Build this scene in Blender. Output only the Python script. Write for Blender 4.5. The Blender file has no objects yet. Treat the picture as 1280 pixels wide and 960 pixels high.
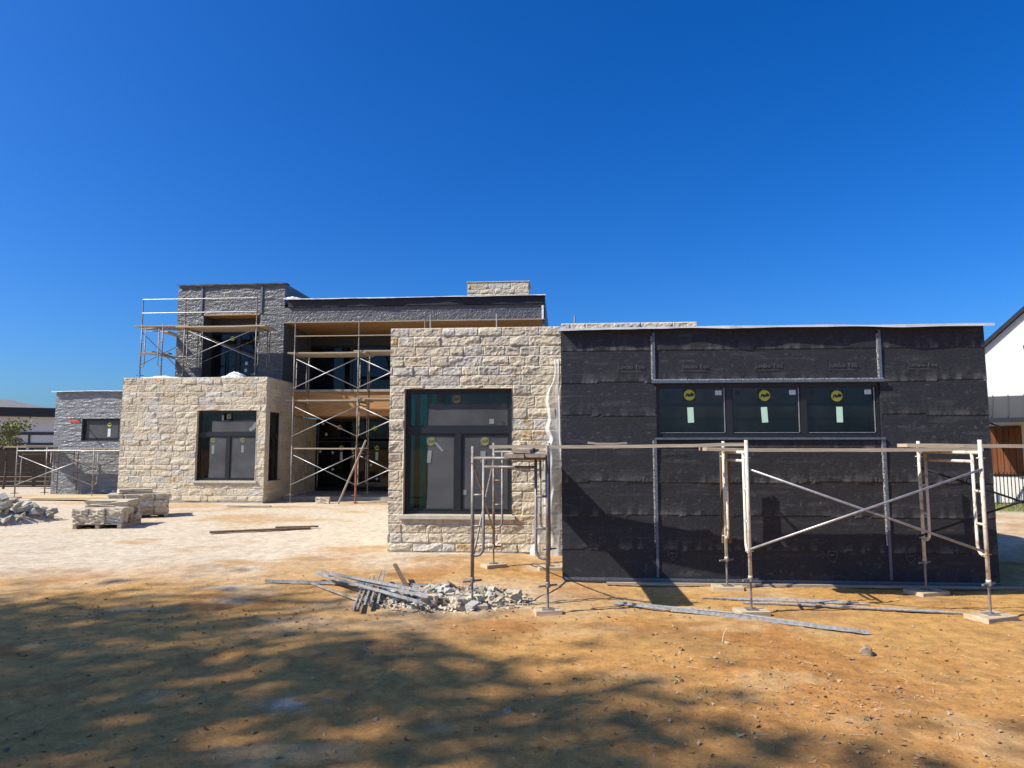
import bpy, bmesh, math, random
import numpy as np
from mathutils import Vector, Matrix
random.seed(11); np.random.seed(11)
S = bpy.context.scene
COL = S.collection
# ------------------------------------------------------------------ camera, sky, sun, exposure
cd = bpy.data.cameras.new('camera'); cam = bpy.data.objects.new('camera', cd); COL.objects.link(cam)
cd.sensor_width = 36; cd.lens = 36*850/1280; cd.clip_start = .05; cd.clip_end = 3000
cam.location = (0, 0, 1.85); cam.rotation_euler = (math.radians(90)+math.atan(80/850), 0, 0)
S.camera = cam
SUN_D = Vector((1, .35, -1)).normalized()
w = bpy.data.worlds.new('World'); S.world = w; w.use_nodes = True
nt = w.node_tree; bg = nt.nodes['Background']
sk = nt.nodes.new('ShaderNodeTexSky'); sk.sky_type = 'NISHITA'; sk.sun_disc = False
sk.sun_elevation = math.asin(-SUN_D.z); sk.sun_rotation = math.atan2(-SUN_D.x, -SUN_D.y) % (2*math.pi)
sk.air_density = 1.0; sk.dust_density = 2.4; sk.ozone_density = 4.0; sk.altitude = 300
hs = nt.nodes.new('ShaderNodeHueSaturation'); hs.inputs['Saturation'].default_value = 1.4
mxs = nt.nodes.new('ShaderNodeMix'); mxs.data_type = 'RGBA'; mxs.blend_type = 'MULTIPLY'; mxs.inputs[0].default_value = 1
mxs.inputs[7].default_value = (.50, .83, 1.22, 1)
nt.links.new(sk.outputs[0], hs.inputs['Color']); nt.links.new(hs.outputs[0], mxs.inputs[6]); nt.links.new(mxs.outputs[2], bg.inputs[0])
bg.inputs[1].default_value = .096
sl = bpy.data.lights.new('sun', 'SUN'); so = bpy.data.objects.new('sun', sl); COL.objects.link(so)
sl.energy = 4.9; sl.angle = math.radians(.53); sl.color = (1, .93, .81)
so.rotation_euler = SUN_D.to_track_quat('-Z', 'Y').to_euler(); so.location = (-30, -10, 30)
S.view_settings.view_transform = 'Standard'; S.view_settings.look = 'None'
S.view_settings.gamma = 1; S.view_settings.use_curve_mapping = False; S.view_settings.exposure = .55
S.render.engine = 'CYCLES'

# ------------------------------------------------------------------ house frame: u right, v deep, z up
HA = math.radians(4.3); HO = (.696, 9.6)
def W(u, v, z=0.):
    return Vector((HO[0]+u*math.cos(HA)+v*math.sin(HA), HO[1]-u*math.sin(HA)+v*math.cos(HA), z))

# ------------------------------------------------------------------ numpy noise
def _lat(ix, iy, seed):
    n = (ix.astype(np.int64)*374761393 + iy.astype(np.int64)*668265263 + seed*1442695041) & 0x7fffffff
    n = ((n ^ (n >> 13))*1274126177) & 0x7fffffff
    n = n ^ (n >> 16)
    return (n & 0xffff)/65535.
def vnoise(x, y, seed=0):
    x = np.asarray(x, float); y = np.asarray(y, float)
    ix = np.floor(x); iy = np.floor(y); fx = x-ix; fy = y-iy
    fx = fx*fx*(3-2*fx); fy = fy*fy*(3-2*fy)
    a = _lat(ix, iy, seed); b = _lat(ix+1, iy, seed); c = _lat(ix, iy+1, seed); d = _lat(ix+1, iy+1, seed)
    return ((a*(1-fx)+b*fx)*(1-fy)+(c*(1-fx)+d*fx)*fy)*2-1
def fbm(x, y, seed=0, o=4):
    r = 0; a = 1.; t = 0
    for i in range(o):
        r = r+a*vnoise(x*2**i+17*i, y*2**i-9*i, seed+i); t += a; a *= .5
    return r/t
def sstep(x, a, b):
    t = np.clip((x-a)/(b-a), 0, 1); return t*t*(3-2*t)

# ------------------------------------------------------------------ object helpers
def tag(o, label, cat, group=None):
    o['label'] = label; o['category'] = cat
    if group: o['group'] = group
    return o
def empty(name, loc, label, cat, group=None, rz=0):
    o = bpy.data.objects.new(name, None); COL.objects.link(o); o.empty_display_size = .2
    o.location = loc; o.rotation_euler = (0, 0, rz)
    return tag(o, label, cat, group)
def mesh_obj(name, me, mat, parent=None, smooth=False):
    if mat and not me.materials: me.materials.append(mat)
    o = bpy.data.objects.new(name, me); COL.objects.link(o)
    if parent: o.parent = parent
    if smooth: me.polygons.foreach_set('use_smooth', [True]*len(me.polygons))
    return o
class MB:
    def __init__(s): s.v = []; s.f = []
    def add(s, vs, fs):
        n = len(s.v); s.v += [tuple(p) for p in vs]; s.f += [tuple(i+n for i in f) for f in fs]; return s
    def quad(s, a, b, c, d): return s.add([a, b, c, d], [(0, 1, 2, 3)])
    def box(s, x0, x1, y0, y1, z0, z1, M=None):
        vs = [Vector((x, y, z)) for z in (z0, z1) for y in (y0, y1) for x in (x0, x1)]
        if M is not None: vs = [M @ p for p in vs]
        return s.add(vs, [(0, 2, 3, 1), (4, 5, 7, 6), (0, 1, 5, 4), (1, 3, 7, 5), (3, 2, 6, 7), (2, 0, 4, 6)])
    def beam(s, p, q, w, h, up=(0, 0, 1)):
        p = Vector(p); q = Vector(q); d = (q-p); L = d.length; d.normalize()
        sx = d.cross(Vector(up))
        if sx.length < 1e-4: sx = d.cross(Vector((1, 0, 0)))
        sx.normalize(); uz = sx.cross(d)
        M = Matrix((( *d, 0), (*sx, 0), (*uz, 0), (0, 0, 0, 1))).transposed(); M.translation = p
        M = Matrix(((d.x, sx.x, uz.x, p.x), (d.y, sx.y, uz.y, p.y), (d.z, sx.z, uz.z, p.z), (0, 0, 0, 1)))
        return s.box(0, L, -w/2, w/2, -h/2, h/2, M)
    def tube(s, pts, r, n=8, cap=True):
        pts = [Vector(p) for p in pts]; rings = []
        prev = None
        for i, p in enumerate(pts):
            if i == 0: d = pts[1]-p
            elif i == len(pts)-1: d = p-pts[i-1]
            else: d = (pts[i+1]-p).normalized()+(p-pts[i-1]).normalized()
            d.normalize()
            if prev is None:
                a = d.orthogonal().normalized()
            else:
                a = (prev-d*prev.dot(d)).normalized()
            prev = a; b = d.cross(a)
            rr = r[i] if isinstance(r, (list, tuple)) else r
            rings.append([p+a*rr*math.cos(2*math.pi*k/n)+b*rr*math.sin(2*math.pi*k/n) for k in range(n)])
        vs = [p for R in rings for p in R]; fs = []
        for i in range(len(rings)-1):
            for k in range(n):
                k2 = (k+1) % n
                fs.append((i*n+k, i*n+k2, (i+1)*n+k2, (i+1)*n+k))
        if cap: fs += [tuple(range(n))[::-1], tuple((len(rings)-1)*n+k for k in range(n))]
        return s.add(vs, fs)
    def disc(s, c, ax, bx, r, n=28):
        c = Vector(c); ax = Vector(ax); bx = Vector(bx)
        return s.add([c+ax*r*math.cos(2*math.pi*k/n)+bx*r*math.sin(2*math.pi*k/n) for k in range(n)], [tuple(range(n))])
    def build(s, name, mat, parent=None, smooth=False, off=None, bevel=0):
        me = bpy.data.meshes.new(name)
        vs = s.v if off is None else [(p[0]-off[0], p[1]-off[1], p[2]-off[2]) for p in s.v]
        me.from_pydata(vs, [], s.f); me.update()
        bm = bmesh.new(); bm.from_mesh(me)
        if bevel: bmesh.ops.bevel(bm, geom=bm.edges[:], offset=bevel, segments=1, affect='EDGES')
        bmesh.ops.recalc_face_normals(bm, faces=bm.faces) if bevel else None
        bm.to_mesh(me); bm.free()
        return mesh_obj(name, me, mat, parent, smooth)
def smooth_tubes(o):
    o.data.polygons.foreach_set('use_smooth', [len(p.vertices) == 4 for p in o.data.polygons]); return o
def text_mesh(txt, size, shear=0, bold=0):
    c = bpy.data.curves.new('t', 'FONT'); c.body = txt; c.size = size; c.shear = shear; c.offset = bold
    c.align_x = 'CENTER'; c.align_y = 'CENTER'; c.resolution_u = 3
    o = bpy.data.objects.new('t', c); COL.objects.link(o)
    bpy.context.view_layer.update()
    me = bpy.data.meshes.new_from_object(o.evaluated_get(bpy.context.evaluated_depsgraph_get()))
    bpy.data.objects.remove(o); bpy.data.curves.remove(c); me.materials.clear()
    return me

# ------------------------------------------------------------------ materials
def mat(name, base, rough=.8, spec=.3, metal=0, var=.25, scale=6, bump=0, bscale=40, attr=None, stretch=None, dirt=None, rscale=None):
    m = bpy.data.materials.new(name); m.use_nodes = True; n = m.node_tree.nodes; L = m.node_tree.links
    b = n['Principled BSDF']; b.inputs['Roughness'].default_value = rough
    b.inputs['Specular IOR Level'].default_value = spec; b.inputs['Metallic'].default_value = metal
    tc = n.new('ShaderNodeTexCoord'); vec = tc.outputs['Object']
    if stretch:
        mp = n.new('ShaderNodeMapping'); mp.inputs['Scale'].default_value = stretch; L.new(vec, mp.inputs[0]); vec = mp.outputs[0]
    no = n.new('ShaderNodeTexNoise'); no.inputs['Scale'].default_value = scale; no.inputs['Detail'].default_value = 6
    no.inputs['Roughness'].default_value = .62; L.new(vec, no.inputs['Vector'])
    mr = n.new('ShaderNodeMapRange'); mr.inputs[1].default_value = .3; mr.inputs[2].default_value = .7
    mr.inputs[3].default_value = 1-var; mr.inputs[4].default_value = 1+var; L.new(no.outputs[0], mr.inputs[0])
    mx = n.new('ShaderNodeMix'); mx.data_type = 'RGBA'; mx.blend_type = 'MULTIPLY'; mx.inputs[0].default_value = 1
    if attr:
        at = n.new('ShaderNodeVertexColor'); at.layer_name = attr; L.new(at.outputs[0], mx.inputs[6])
    else: mx.inputs[6].default_value = (*base, 1)
    L.new(mr.outputs[0], mx.inputs[7]); out = mx.outputs[2]
    if dirt:   # (colour, noise scale, lo, hi)
        n2 = n.new('ShaderNodeTexNoise'); n2.inputs['Scale'].default_value = dirt[1]; n2.inputs['Detail'].default_value = 5
        L.new(vec, n2.inputs['Vector'])
        r2 = n.new('ShaderNodeMapRange'); r2.inputs[1].default_value = dirt[2]; r2.inputs[2].default_value = dirt[3]
        L.new(n2.outputs[0], r2.inputs[0])
        m2 = n.new('ShaderNodeMix'); m2.data_type = 'RGBA'; L.new(r2.outputs[0], m2.inputs[0]); L.new(out, m2.inputs[6])
        m2.inputs[7].default_value = (*dirt[0], 1); out = m2.outputs[2]
    L.new(out, b.inputs['Base Color'])
    if bump:
        nb = n.new('ShaderNodeTexNoise'); nb.inputs['Scale'].default_value = bscale; nb.inputs['Detail'].default_value = 5
        L.new(vec, nb.inputs['Vector'])
        bp = n.new('ShaderNodeBump'); bp.inputs['Strength'].default_value = 1; bp.inputs['Distance'].default_value = bump
        L.new(nb.outputs[0], bp.inputs['Height']); L.new(bp.outputs[0], b.inputs['Normal'])
    m['bsdf'] = 1
    return m
def wood(name, c0, c1, axis=0, scale=1.):
    st = [14*scale]*3; st[axis] = .9*scale
    return mat(name, c0, rough=.8, spec=.2, var=.3, scale=3, stretch=st, dirt=(c1, 1.1, .42, .68), bump=.002, bscale=8)
def glass(name, tint, ior=1.42):
    m = bpy.data.materials.new(name); m.use_nodes = True; n = m.node_tree.nodes; L = m.node_tree.links
    n.remove(n['Principled BSDF']); out = n['Material Output']
    t = n.new('ShaderNodeBsdfTransparent'); t.inputs[0].default_value = (*tint, 1)
    g = n.new('ShaderNodeBsdfGlossy'); g.inputs['Roughness'].default_value = .015; g.inputs[0].default_value = (.9, .95, 1, 1)
    d = n.new('ShaderNodeBsdfDiffuse'); d.inputs[0].default_value = (.25, .26, .26, 1)
    tc = n.new('ShaderNodeTexCoord'); no = n.new('ShaderNodeTexNoise'); no.inputs['Scale'].default_value = 2.3; no.inputs['Detail'].default_value = 6
    L.new(tc.outputs['Object'], no.inputs['Vector'])
    mr = n.new('ShaderNodeMapRange'); mr.inputs[1].default_value = .45; mr.inputs[2].default_value = .8; mr.inputs[3].default_value = .004; mr.inputs[4].default_value = .05
    L.new(no.outputs[0], mr.inputs[0])
    fr = n.new('ShaderNodeFresnel'); fr.inputs[0].default_value = ior
    mx = n.new('ShaderNodeMixShader'); L.new(fr.outputs[0], mx.inputs[0]); L.new(t.outputs[0], mx.inputs[1]); L.new(g.outputs[0], mx.inputs[2])
    m2 = n.new('ShaderNodeMixShader'); L.new(mr.outputs[0], m2.inputs[0]); L.new(mx.outputs[0], m2.inputs[1]); L.new(d.outputs[0], m2.inputs[2])
    L.new(m2.outputs[0], out.inputs[0]); return m
def film(name, col, alpha):
    m = bpy.data.materials.new(name); m.use_nodes = True; n = m.node_tree.nodes; L = m.node_tree.links
    b = n['Principled BSDF']; b.inputs['Base Color'].default_value = (*col, 1); b.inputs['Roughness'].default_value = .5; b.inputs['Specular IOR Level'].default_value = .25
    tc = n.new('ShaderNodeTexCoord'); no = n.new('ShaderNodeTexNoise'); no.inputs['Scale'].default_value = 1.6; no.inputs['Detail'].default_value = 5
    L.new(tc.outputs['Object'], no.inputs['Vector'])
    mr = n.new('ShaderNodeMapRange'); mr.inputs[1].default_value = .3; mr.inputs[2].default_value = .72
    mr.inputs[3].default_value = alpha*.75; mr.inputs[4].default_value = min(1, alpha*1.25); L.new(no.outputs[0], mr.inputs[0]); L.new(mr.outputs[0], b.inputs['Alpha'])
    return m
M = dict(
    stone=mat('limestone', (1, 1, 1), rough=.92, spec=.15, var=.22, scale=14, attr='tint', bump=.006, bscale=55),
    stonesm=mat('sawn_limestone', (.5, .455, .37), rough=.9, spec=.15, var=.15, scale=9, bump=.003, bscale=60),
    conc=mat('concrete', (.36, .34, .3), rough=.95, spec=.15, var=.2, scale=5, bump=.003),
    paper=mat('black_building_paper', (1, 1, 1), rough=.58, spec=.3, var=.45, scale=26, attr='tint', stretch=(1, 1, 2.6), bump=.003, bscale=16),
    wrap=mat('wrinkled_building_paper', (1, 1, 1), rough=.42, spec=.6, var=.25, scale=5, attr='tint', stretch=(1, 1, 2.4), bump=.013, bscale=17),
    flash=mat('galvanised_flashing', (.62, .63, .64), rough=.45, spec=.5, metal=.25, var=.12, scale=3, bump=.002, bscale=14),
    edge=mat('dark_edge_metal', (.04, .042, .048), rough=.5, spec=.4),
    trim=mat('grey_casing_bead', (.12, .145, .18), rough=.5, spec=.5, metal=.4, var=.3, scale=30),
    mesh=mat('lath_strip', (.42, .43, .43), rough=.6, var=.6, scale=40, dirt=((.05, .05, .055), 60, .45, .6)),
    frame=mat('black_window_frame', (.014, .016, .019), rough=.4, spec=.5, var=.15),
    glass=glass('window_glass', (.74, .8, .78)),
    bglass=glass('reflective_glass', (.82, .8, .78), 1.55),
    dglass=glass('dark_glass', (.3, .35, .38)),
    film=film('grey_protective_film', (.095, .098, .104), .8),
    poly=film('clear_polythene', (.82, .82, .8), .58),
    room=mat('room_drywall_grey', (.5, .5, .5), rough=.9, var=.3, scale=2),
    roomd=mat('room_dark', (.05, .055, .06), rough=.9, var=.3, scale=2),
    green=mat('green_sheathing', (.07, .55, .41), rough=.8, var=.2, scale=4),
    stud=wood('pine_stud', (.36, .24, .12), (.28, .18, .09), 2),
    yellow=mat('yellow_sticker', (.52, .52, .09), rough=.6, var=.08),
    white=mat('pale_green_label', (.45, .66, .52), rough=.6, var=.08),
    pwhite=mat('white_label', (.6, .66, .66), rough=.6, var=.1),
    ink=mat('dark_ink', (.02, .03, .02), rough=.6, var=.05),
    yellowf=mat('faded_yellow_sticker', (.2, .2, .095), rough=.6), inkf=mat('faded_ink', (.1, .105, .06)), whitef=mat('faded_label', (.21, .24, .235), rough=.6), clearf=film('faded_clear_sticker', (.13, .13, .13), .4),
    clear=film('clear_sticker', (.04, .05, .03), .6),
    print=mat('grey_print', (.058, .06, .064), rough=.6, var=.5, scale=25),
    osb=wood('warm_plywood', (.46, .26, .11), (.36, .18, .07), 0, .7),
    plank=wood('weathered_plank', (.38, .32, .24), (.26, .22, .17), 0),
    newply=wood('pale_plywood', (.55, .43, .25), (.48, .36, .2), 0, .5),
    post=wood('brown_post', (.16, .1, .06), (.09, .06, .04), 2),
    steel=mat('worn_scaffold_steel', (.24, .22, .195), rough=.55, spec=.4, metal=.35, var=.3, scale=12, dirt=((.17, .1, .06), 9, .52, .7)),
    cream=mat('cream_scaffold_paint', (.6, .56, .46), rough=.55, spec=.4, var=.2, scale=14, dirt=((.26, .16, .09), 11, .56, .7)),
    zinc=mat('zinc_brace', (.36, .36, .37), rough=.4, spec=.5, metal=.6, var=.25, scale=18),
    rusty=mat('rusty_red_steel', (.28, .1, .06), rough=.7, var=.4, scale=10),
    pad=wood('pad_board', (.5, .4, .27), (.4, .31, .2), 0),
    rebar=mat('grey_steel_bar', (.29, .29, .285), rough=.6, spec=.4, metal=.1, var=.35, scale=25, dirt=((.2, .12, .07), 14, .55, .75)),
    soilrock=mat('soil_crusted_rock', (.3, .24, .17), rough=.95, var=.3, scale=20, bump=.006),
    stucco=mat('white_stucco', (.62, .61, .57), rough=.9, var=.05, scale=8, bump=.002, bscale=120),
    metalroof=mat('dark_standing_seam', (.022, .024, .03), rough=.45, spec=.4, metal=.2, var=.15),
    door=wood('stained_door', (.16, .06, .025), (.1, .035, .015), 2, .8),
    iron=mat('black_iron', (.012, .012, .013), rough=.5),
    fence=wood('shade_dark_fence', (.035, .022, .016), (.02, .014, .011), 2),  # dark wood colour that also carries the fence's backlit shade
    shingle=mat('grey_shingle', (.17, .16, .16), rough=.9, var=.3, scale=10),
    bark=mat('bark', (.1, .075, .055), rough=.95, var=.4, scale=12, bump=.02),
    leaf=mat('leaf', (.055, .085, .025), rough=.7, var=.5, scale=1.5),
    leaf2=mat('olive_leaf', (.17, .18, .06), rough=.7, var=.45, scale=2),
    plastic=mat('white_plastic', (.78, .79, .8), rough=.35, var=.1, bump=.02, bscale=14),
    grass=mat('dry_grass', (.16, .17, .055), rough=.9, var=.4),
    bone=mat('pale_stick', (.5, .4, .27), rough=.8),
)

# ------------------------------------------------------------------ ground
def zf(x, y):
    x = np.asarray(x, float); y = np.asarray(y, float)
    z = .15*np.clip((y-9.3)/11.7, 0, 1)**.7
    z = z + .05*np.exp(-((x+.6)**2/4+(y-11.2)**2/1.2))
    near = sstep(np.hypot(x, y), 40, 14)
    z = z + near*(.035*fbm(x*.55+3, y*.55, 5, 3) + .013*fbm(x*2.3, y*2.3, 9, 3))
    # wheel ruts and foot scuffs, worn into the soil
    rut = np.sin((y-.18*x+.5*vnoise(x*.3, y*.3, 44))*3.1)
    z = z + near*.007*rut*sstep(y, 9, 6)*sstep(vnoise(x*.25+9, y*.4, 31), -.1, .5)
    return z
def Z(x, y): return float(zf(np.array([x]), np.array([y]))[0])
def lines(lo, hi, d0, d1, st, far):
    a = list(np.arange(lo, hi+1e-6, st)); 
    s = st; p = hi
    while p < far: s *= 1.25; p += s; a.append(p)
    s = st; p = lo
    while p > -far: s *= 1.25; p -= s; a.insert(0, p)
    return np.array(a)
gx = lines(-8, 8, 0, 0, .032, 600)
gy = np.concatenate([lines(2.9, 3.0, 0, 0, .04, 600)[:-1], np.arange(2.9, 6.8, .024), np.arange(6.8, 12.0, .045), np.arange(12.0, 22., .1)])
gy = np.unique(np.concatenate([gy[gy < 2.9], gy[(gy >= 2.9) & (gy < 22)], 22+np.cumsum(.1*1.25**np.arange(34))]))
GX, GY = np.meshgrid(gx, gy)
GZ = zf(GX, GY)
fine = sstep(np.hypot(GX, GY), 15, 8)*sstep(np.abs(GX), 14, 8)
GZ = GZ + fine*(.014*np.maximum(fbm(GX*5, GY*5, 71, 4), -.15) + .020*np.maximum(vnoise(GX*13, GY*13, 83)-.35, 0)*sstep(vnoise(GX*.9, GY*.9, 12), -.4, .5) + .008*np.maximum(vnoise(GX*31, GY*31, 87)-.3, 0) + .003*vnoise(GX*22, GY*22, 93))
nx, ny = len(gx), len(gy)
me = bpy.data.meshes.new('ground')
idx = np.arange(nx*ny).reshape(ny, nx)
quads = np.stack([idx[:-1, :-1], idx[:-1, 1:], idx[1:, 1:], idx[1:, :-1]], -1).reshape(-1, 4)
me.from_pydata(np.stack([GX, GY, GZ], -1).reshape(-1, 3).tolist(), [], quads.tolist())
orange = np.array([.45, .252, .086]); pale = np.array([.55, .46, .34]); red = np.array([.37, .165, .05]); brown = np.array([.46, .225, .072])
t = sstep(GY+1.3*fbm(GX*.5, GY*.5, 21, 4)+.25*np.clip(-GX, -2, 6), 10.0, 12.6)
t = np.maximum(t, .75*sstep(fbm(GX*.9, GY*1.4, 26, 4), .12, .5)*sstep(GY, 6.5, 8.5)*sstep(GX, 4.5, 2.0))
t = np.maximum(t, .75*np.exp(-((GX+.4)**2/1.9+(GY-8.6)**2/1.1)))
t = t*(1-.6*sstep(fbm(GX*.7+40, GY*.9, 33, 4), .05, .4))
c = orange+(pale-orange)*t[..., None]
r = (.75*sstep(fbm(GX*.8+7, GY*1.1, 51, 4), .1, .45))[..., None]*(1-t[..., None]); c = c+(red-c)*r
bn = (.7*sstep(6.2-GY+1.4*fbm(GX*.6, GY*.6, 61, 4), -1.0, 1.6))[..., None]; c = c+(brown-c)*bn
wh = (.45*np.exp(-(((GX+1.6)/.22)**2+((GY-5.15)/.12)**2)))*sstep(vnoise(GX*9, GY*9, 3), -.5, .3); c = c+(np.array([.6, .56, .5])-c)*wh[..., None]
gr = (sstep(np.hypot(GX-15.5, (GY-20.6)*1.4), 5, 2)*.8)[..., None]; c = c+(np.array([.2, .19, .07])-c)*gr
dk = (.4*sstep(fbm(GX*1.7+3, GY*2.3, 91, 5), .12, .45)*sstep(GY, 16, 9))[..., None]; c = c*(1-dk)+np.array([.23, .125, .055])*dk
pl = (.4*sstep(fbm(GX*1.3+30, GY*2.1, 97, 5), .2, .5)*sstep(GY, 14, 8))[..., None]; c = c*(1-pl)+np.array([.54, .375, .19])*pl
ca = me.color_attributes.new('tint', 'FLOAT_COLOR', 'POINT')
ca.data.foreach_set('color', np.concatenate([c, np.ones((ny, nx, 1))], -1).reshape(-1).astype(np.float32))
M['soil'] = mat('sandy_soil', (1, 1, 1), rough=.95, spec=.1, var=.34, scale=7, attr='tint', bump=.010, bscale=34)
_n = M['soil'].node_tree; _b = _n.nodes['Principled BSDF']; _l = _b.inputs['Base Color'].links[0].from_socket
_f = _n.nodes.new('ShaderNodeTexNoise'); _f.inputs['Scale'].default_value = 55; _tc = _n.nodes.new('ShaderNodeTexCoord'); _n.links.new(_tc.outputs['Object'], _f.inputs['Vector'])
_r = _n.nodes.new('ShaderNodeMapRange'); _r.inputs[1].default_value = .3; _r.inputs[2].default_value = .7; _r.inputs[3].default_value = .68; _r.inputs[4].default_value = 1.22; _n.links.new(_f.outputs[0], _r.inputs[0])
_x = _n.nodes.new('ShaderNodeMix'); _x.data_type = 'RGBA'; _x.blend_type = 'MULTIPLY'; _x.inputs[0].default_value = 1
_n.links.new(_l, _x.inputs[6]); _n.links.new(_r.outputs[0], _x.inputs[7]); _n.links.new(_x.outputs[2], _b.inputs['Base Color'])
for q in M['soil'].node_tree.nodes:
    if q.type == 'TEX_NOISE': q.inputs['Detail'].default_value = 10; q.inputs['Roughness'].default_value = .74
nn = M['soil'].node_tree.nodes
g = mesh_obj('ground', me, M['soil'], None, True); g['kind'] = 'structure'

# ------------------------------------------------------------------ height-field walls
def grid_lines(a, b, st, cuts):
    ks = sorted({a, b, *[c for c in cuts if a < c < b]}); out = []
    for p, q in zip(ks[:-1], ks[1:]):
        n = max(1, int(round((q-p)/st))); out += list(np.linspace(p, q, n, endpoint=False))
    return np.array(out+[ks[-1]])
def hf_wall(name, mp, a0, a1, z0, z1, st, openings, hfun, m, parent, reveal=.14, edgeflat=.02, smooth=False, thick=.12, flatsides=False):
    """front face as relief; mp(a, d, z) -> local xyz with d = depth inward"""
    al = grid_lines(a0, a1, st, [c for o in openings for c in o[:2]])
    zl = grid_lines(z0, z1, st, [c for o in openings for c in o[2:]])
    A, Zz = np.meshgrid(al, zl)
    h, colr = hfun(A, Zz)
    for (oa, ob, oc, od) in openings:
        inside = (A > oa-1e-5) & (A < ob+1e-5) & (Zz > oc-1e-5) & (Zz < od+1e-5)
        h = np.where(inside, edgeflat, h)
    n_a, n_z = len(al), len(zl)
    ids = np.arange(n_a*n_z).reshape(n_z, n_a)
    ac = (al[:-1]+al[1:])/2; zc = (zl[:-1]+zl[1:])/2; AC, ZC = np.meshgrid(ac, zc); keep = np.ones_like(AC, bool)
    for (oa, ob, oc, od) in openings: keep &= ~((AC > oa) & (AC < ob) & (ZC > oc) & (ZC < od))
    q = np.stack([ids[:-1, :-1], ids[:-1, 1:], ids[1:, 1:], ids[1:, :-1]], -1)[keep].reshape(-1, 4).tolist()
    vs = [mp(a, -hh, z) for a, hh, z in zip(A.ravel(), h.ravel(), Zz.ravel())]
    cols = colr.reshape(-1, 3).tolist()
    def strip(line, depth):
        n0 = len(vs)
        for (i) in line:
            a, z = A.ravel()[i], Zz.ravel()[i]; vs.append(vs[i]); vs.append(mp(a, depth, z)); cols.append(cols[i]); cols.append(cols[i])
        for k in range(len(line)-1):
            b = n0+2*k; q.append([b, b+1, b+3, b+2])
    for (oa, ob, oc, od) in openings:
        ia = np.where((al > oa-1e-5) & (al < ob+1e-5))[0]; iz = np.where((zl > oc-1e-5) & (zl < od+1e-5))[0]
        strip([ids[iz[0], i] for i in ia], reveal); strip([ids[iz[-1], i] for i in ia], reveal)
        strip([ids[j, ia[0]] for j in iz], reveal); strip([ids[j, ia[-1]] for j in iz], reveal)
    if thick:
        strip(list(ids[-1]), thick); strip(list(ids[:, 0]), thick); strip(list(ids[:, -1]), thick)
    me = bpy.data.meshes.new(name); me.from_pydata(vs, [], q)
    cat = me.color_attributes.new('tint', 'FLOAT_COLOR', 'POINT')
    cc = np.ones((len(cols), 4), np.float32); cc[:, :3] = cols; cat.data.foreach_set('color', cc.ravel())
    return mesh_obj(name, me, m, parent, smooth)
def front(v): return lambda a, d, z: (a, v+d, z)
def rightside(u): return lambda a, d, z: (u-d, a, z)
def stone_h(seed, course=.175, relief=.03, cuts=(), lmin=.2, lmax=.7, gold=.12):
    rs = np.random.RandomState(seed)
    def f(A, Zz):
        z0, z1 = Zz.min(), Zz.max(); a0, a1 = A.min(), A.max()
        h = np.full(A.shape, -.004); col = np.zeros(A.shape+(3,)); col[:] = (.5, .47, .41)
        z = z0
        while z < z1-.02:
            ch = course*rs.uniform(.78, 1.3)
            if z1-(z+ch) < .09: ch = z1-z
            a = a0-rs.uniform(0, .4)
            while a < a1:
                ln = rs.uniform(lmin, lmax)
                sel = (A >= a) & (A < a+ln) & (Zz >= z-1e-6) & (Zz < z+ch+1e-6)
                if sel.any():
                    x = A[sel]; y = Zz[sel]; cx, cy = a+ln/2, z+ch/2
                    e = np.minimum(np.minimum(x-a, a+ln-x)+.0, np.minimum(y-z, z+ch-y))
                    e = e+.006*vnoise(x*30, y*30, seed)
                    hh = np.full(x.shape, 1.)
                    for k in range(6):
                        ox, oy = rs.uniform(-.4, .4)*ln, rs.uniform(-.35, .35)*ch
                        th = rs.uniform(0, 6.283); sl_ = rs.uniform(.05, .5)
                        hh = np.minimum(hh, relief*rs.uniform(.85, 1.45)+sl_*(math.cos(th)*(x-cx-ox)*.5+math.sin(th)*(y-cy-oy)))
                    hh = np.clip(hh, .008, relief*1.6)
                    rg = 1-np.abs(fbm((x+y*.6)*9+rs.uniform(0, 50), (y-x*.3)*13, seed+3, 3))*2.4
                    hh = hh*.85+relief*.24*rg+relief*.15*fbm(x*30, y*34, seed+8, 2)
                    hh = np.maximum(hh, .004)
                    h[sel] = -.002+(hh+.002)*sstep(e, .0, .016)
                    base = np.array([.54, .475, .36])*rs.uniform(.84, 1.08)
                    tone = rs.rand()
                    if tone < .2: base = np.array([.51, .475, .41])*rs.uniform(.9, 1.05)
                    elif tone < .34: base = np.array([.57, .485, .355])*rs.uniform(.9, 1.05)
                    gpat = sstep(fbm(x*5+rs.uniform(0, 99), y*7, seed+5, 3), -.05, .4)*(.8 if rs.rand() < gold else .08)
                    cc = base[None]*(1-gpat[:, None]*.8)+np.array([.45, .29, .11])[None]*gpat[:, None]*.8
                    mort = (1-sstep(e, .002, .009))*.8
                    cc = cc*(1-mort[:, None])+np.array([.5, .465, .39])[None]*mort[:, None]
                    col[sel] = cc
                a += ln
            z += ch
        return h, col
    return f
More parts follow.
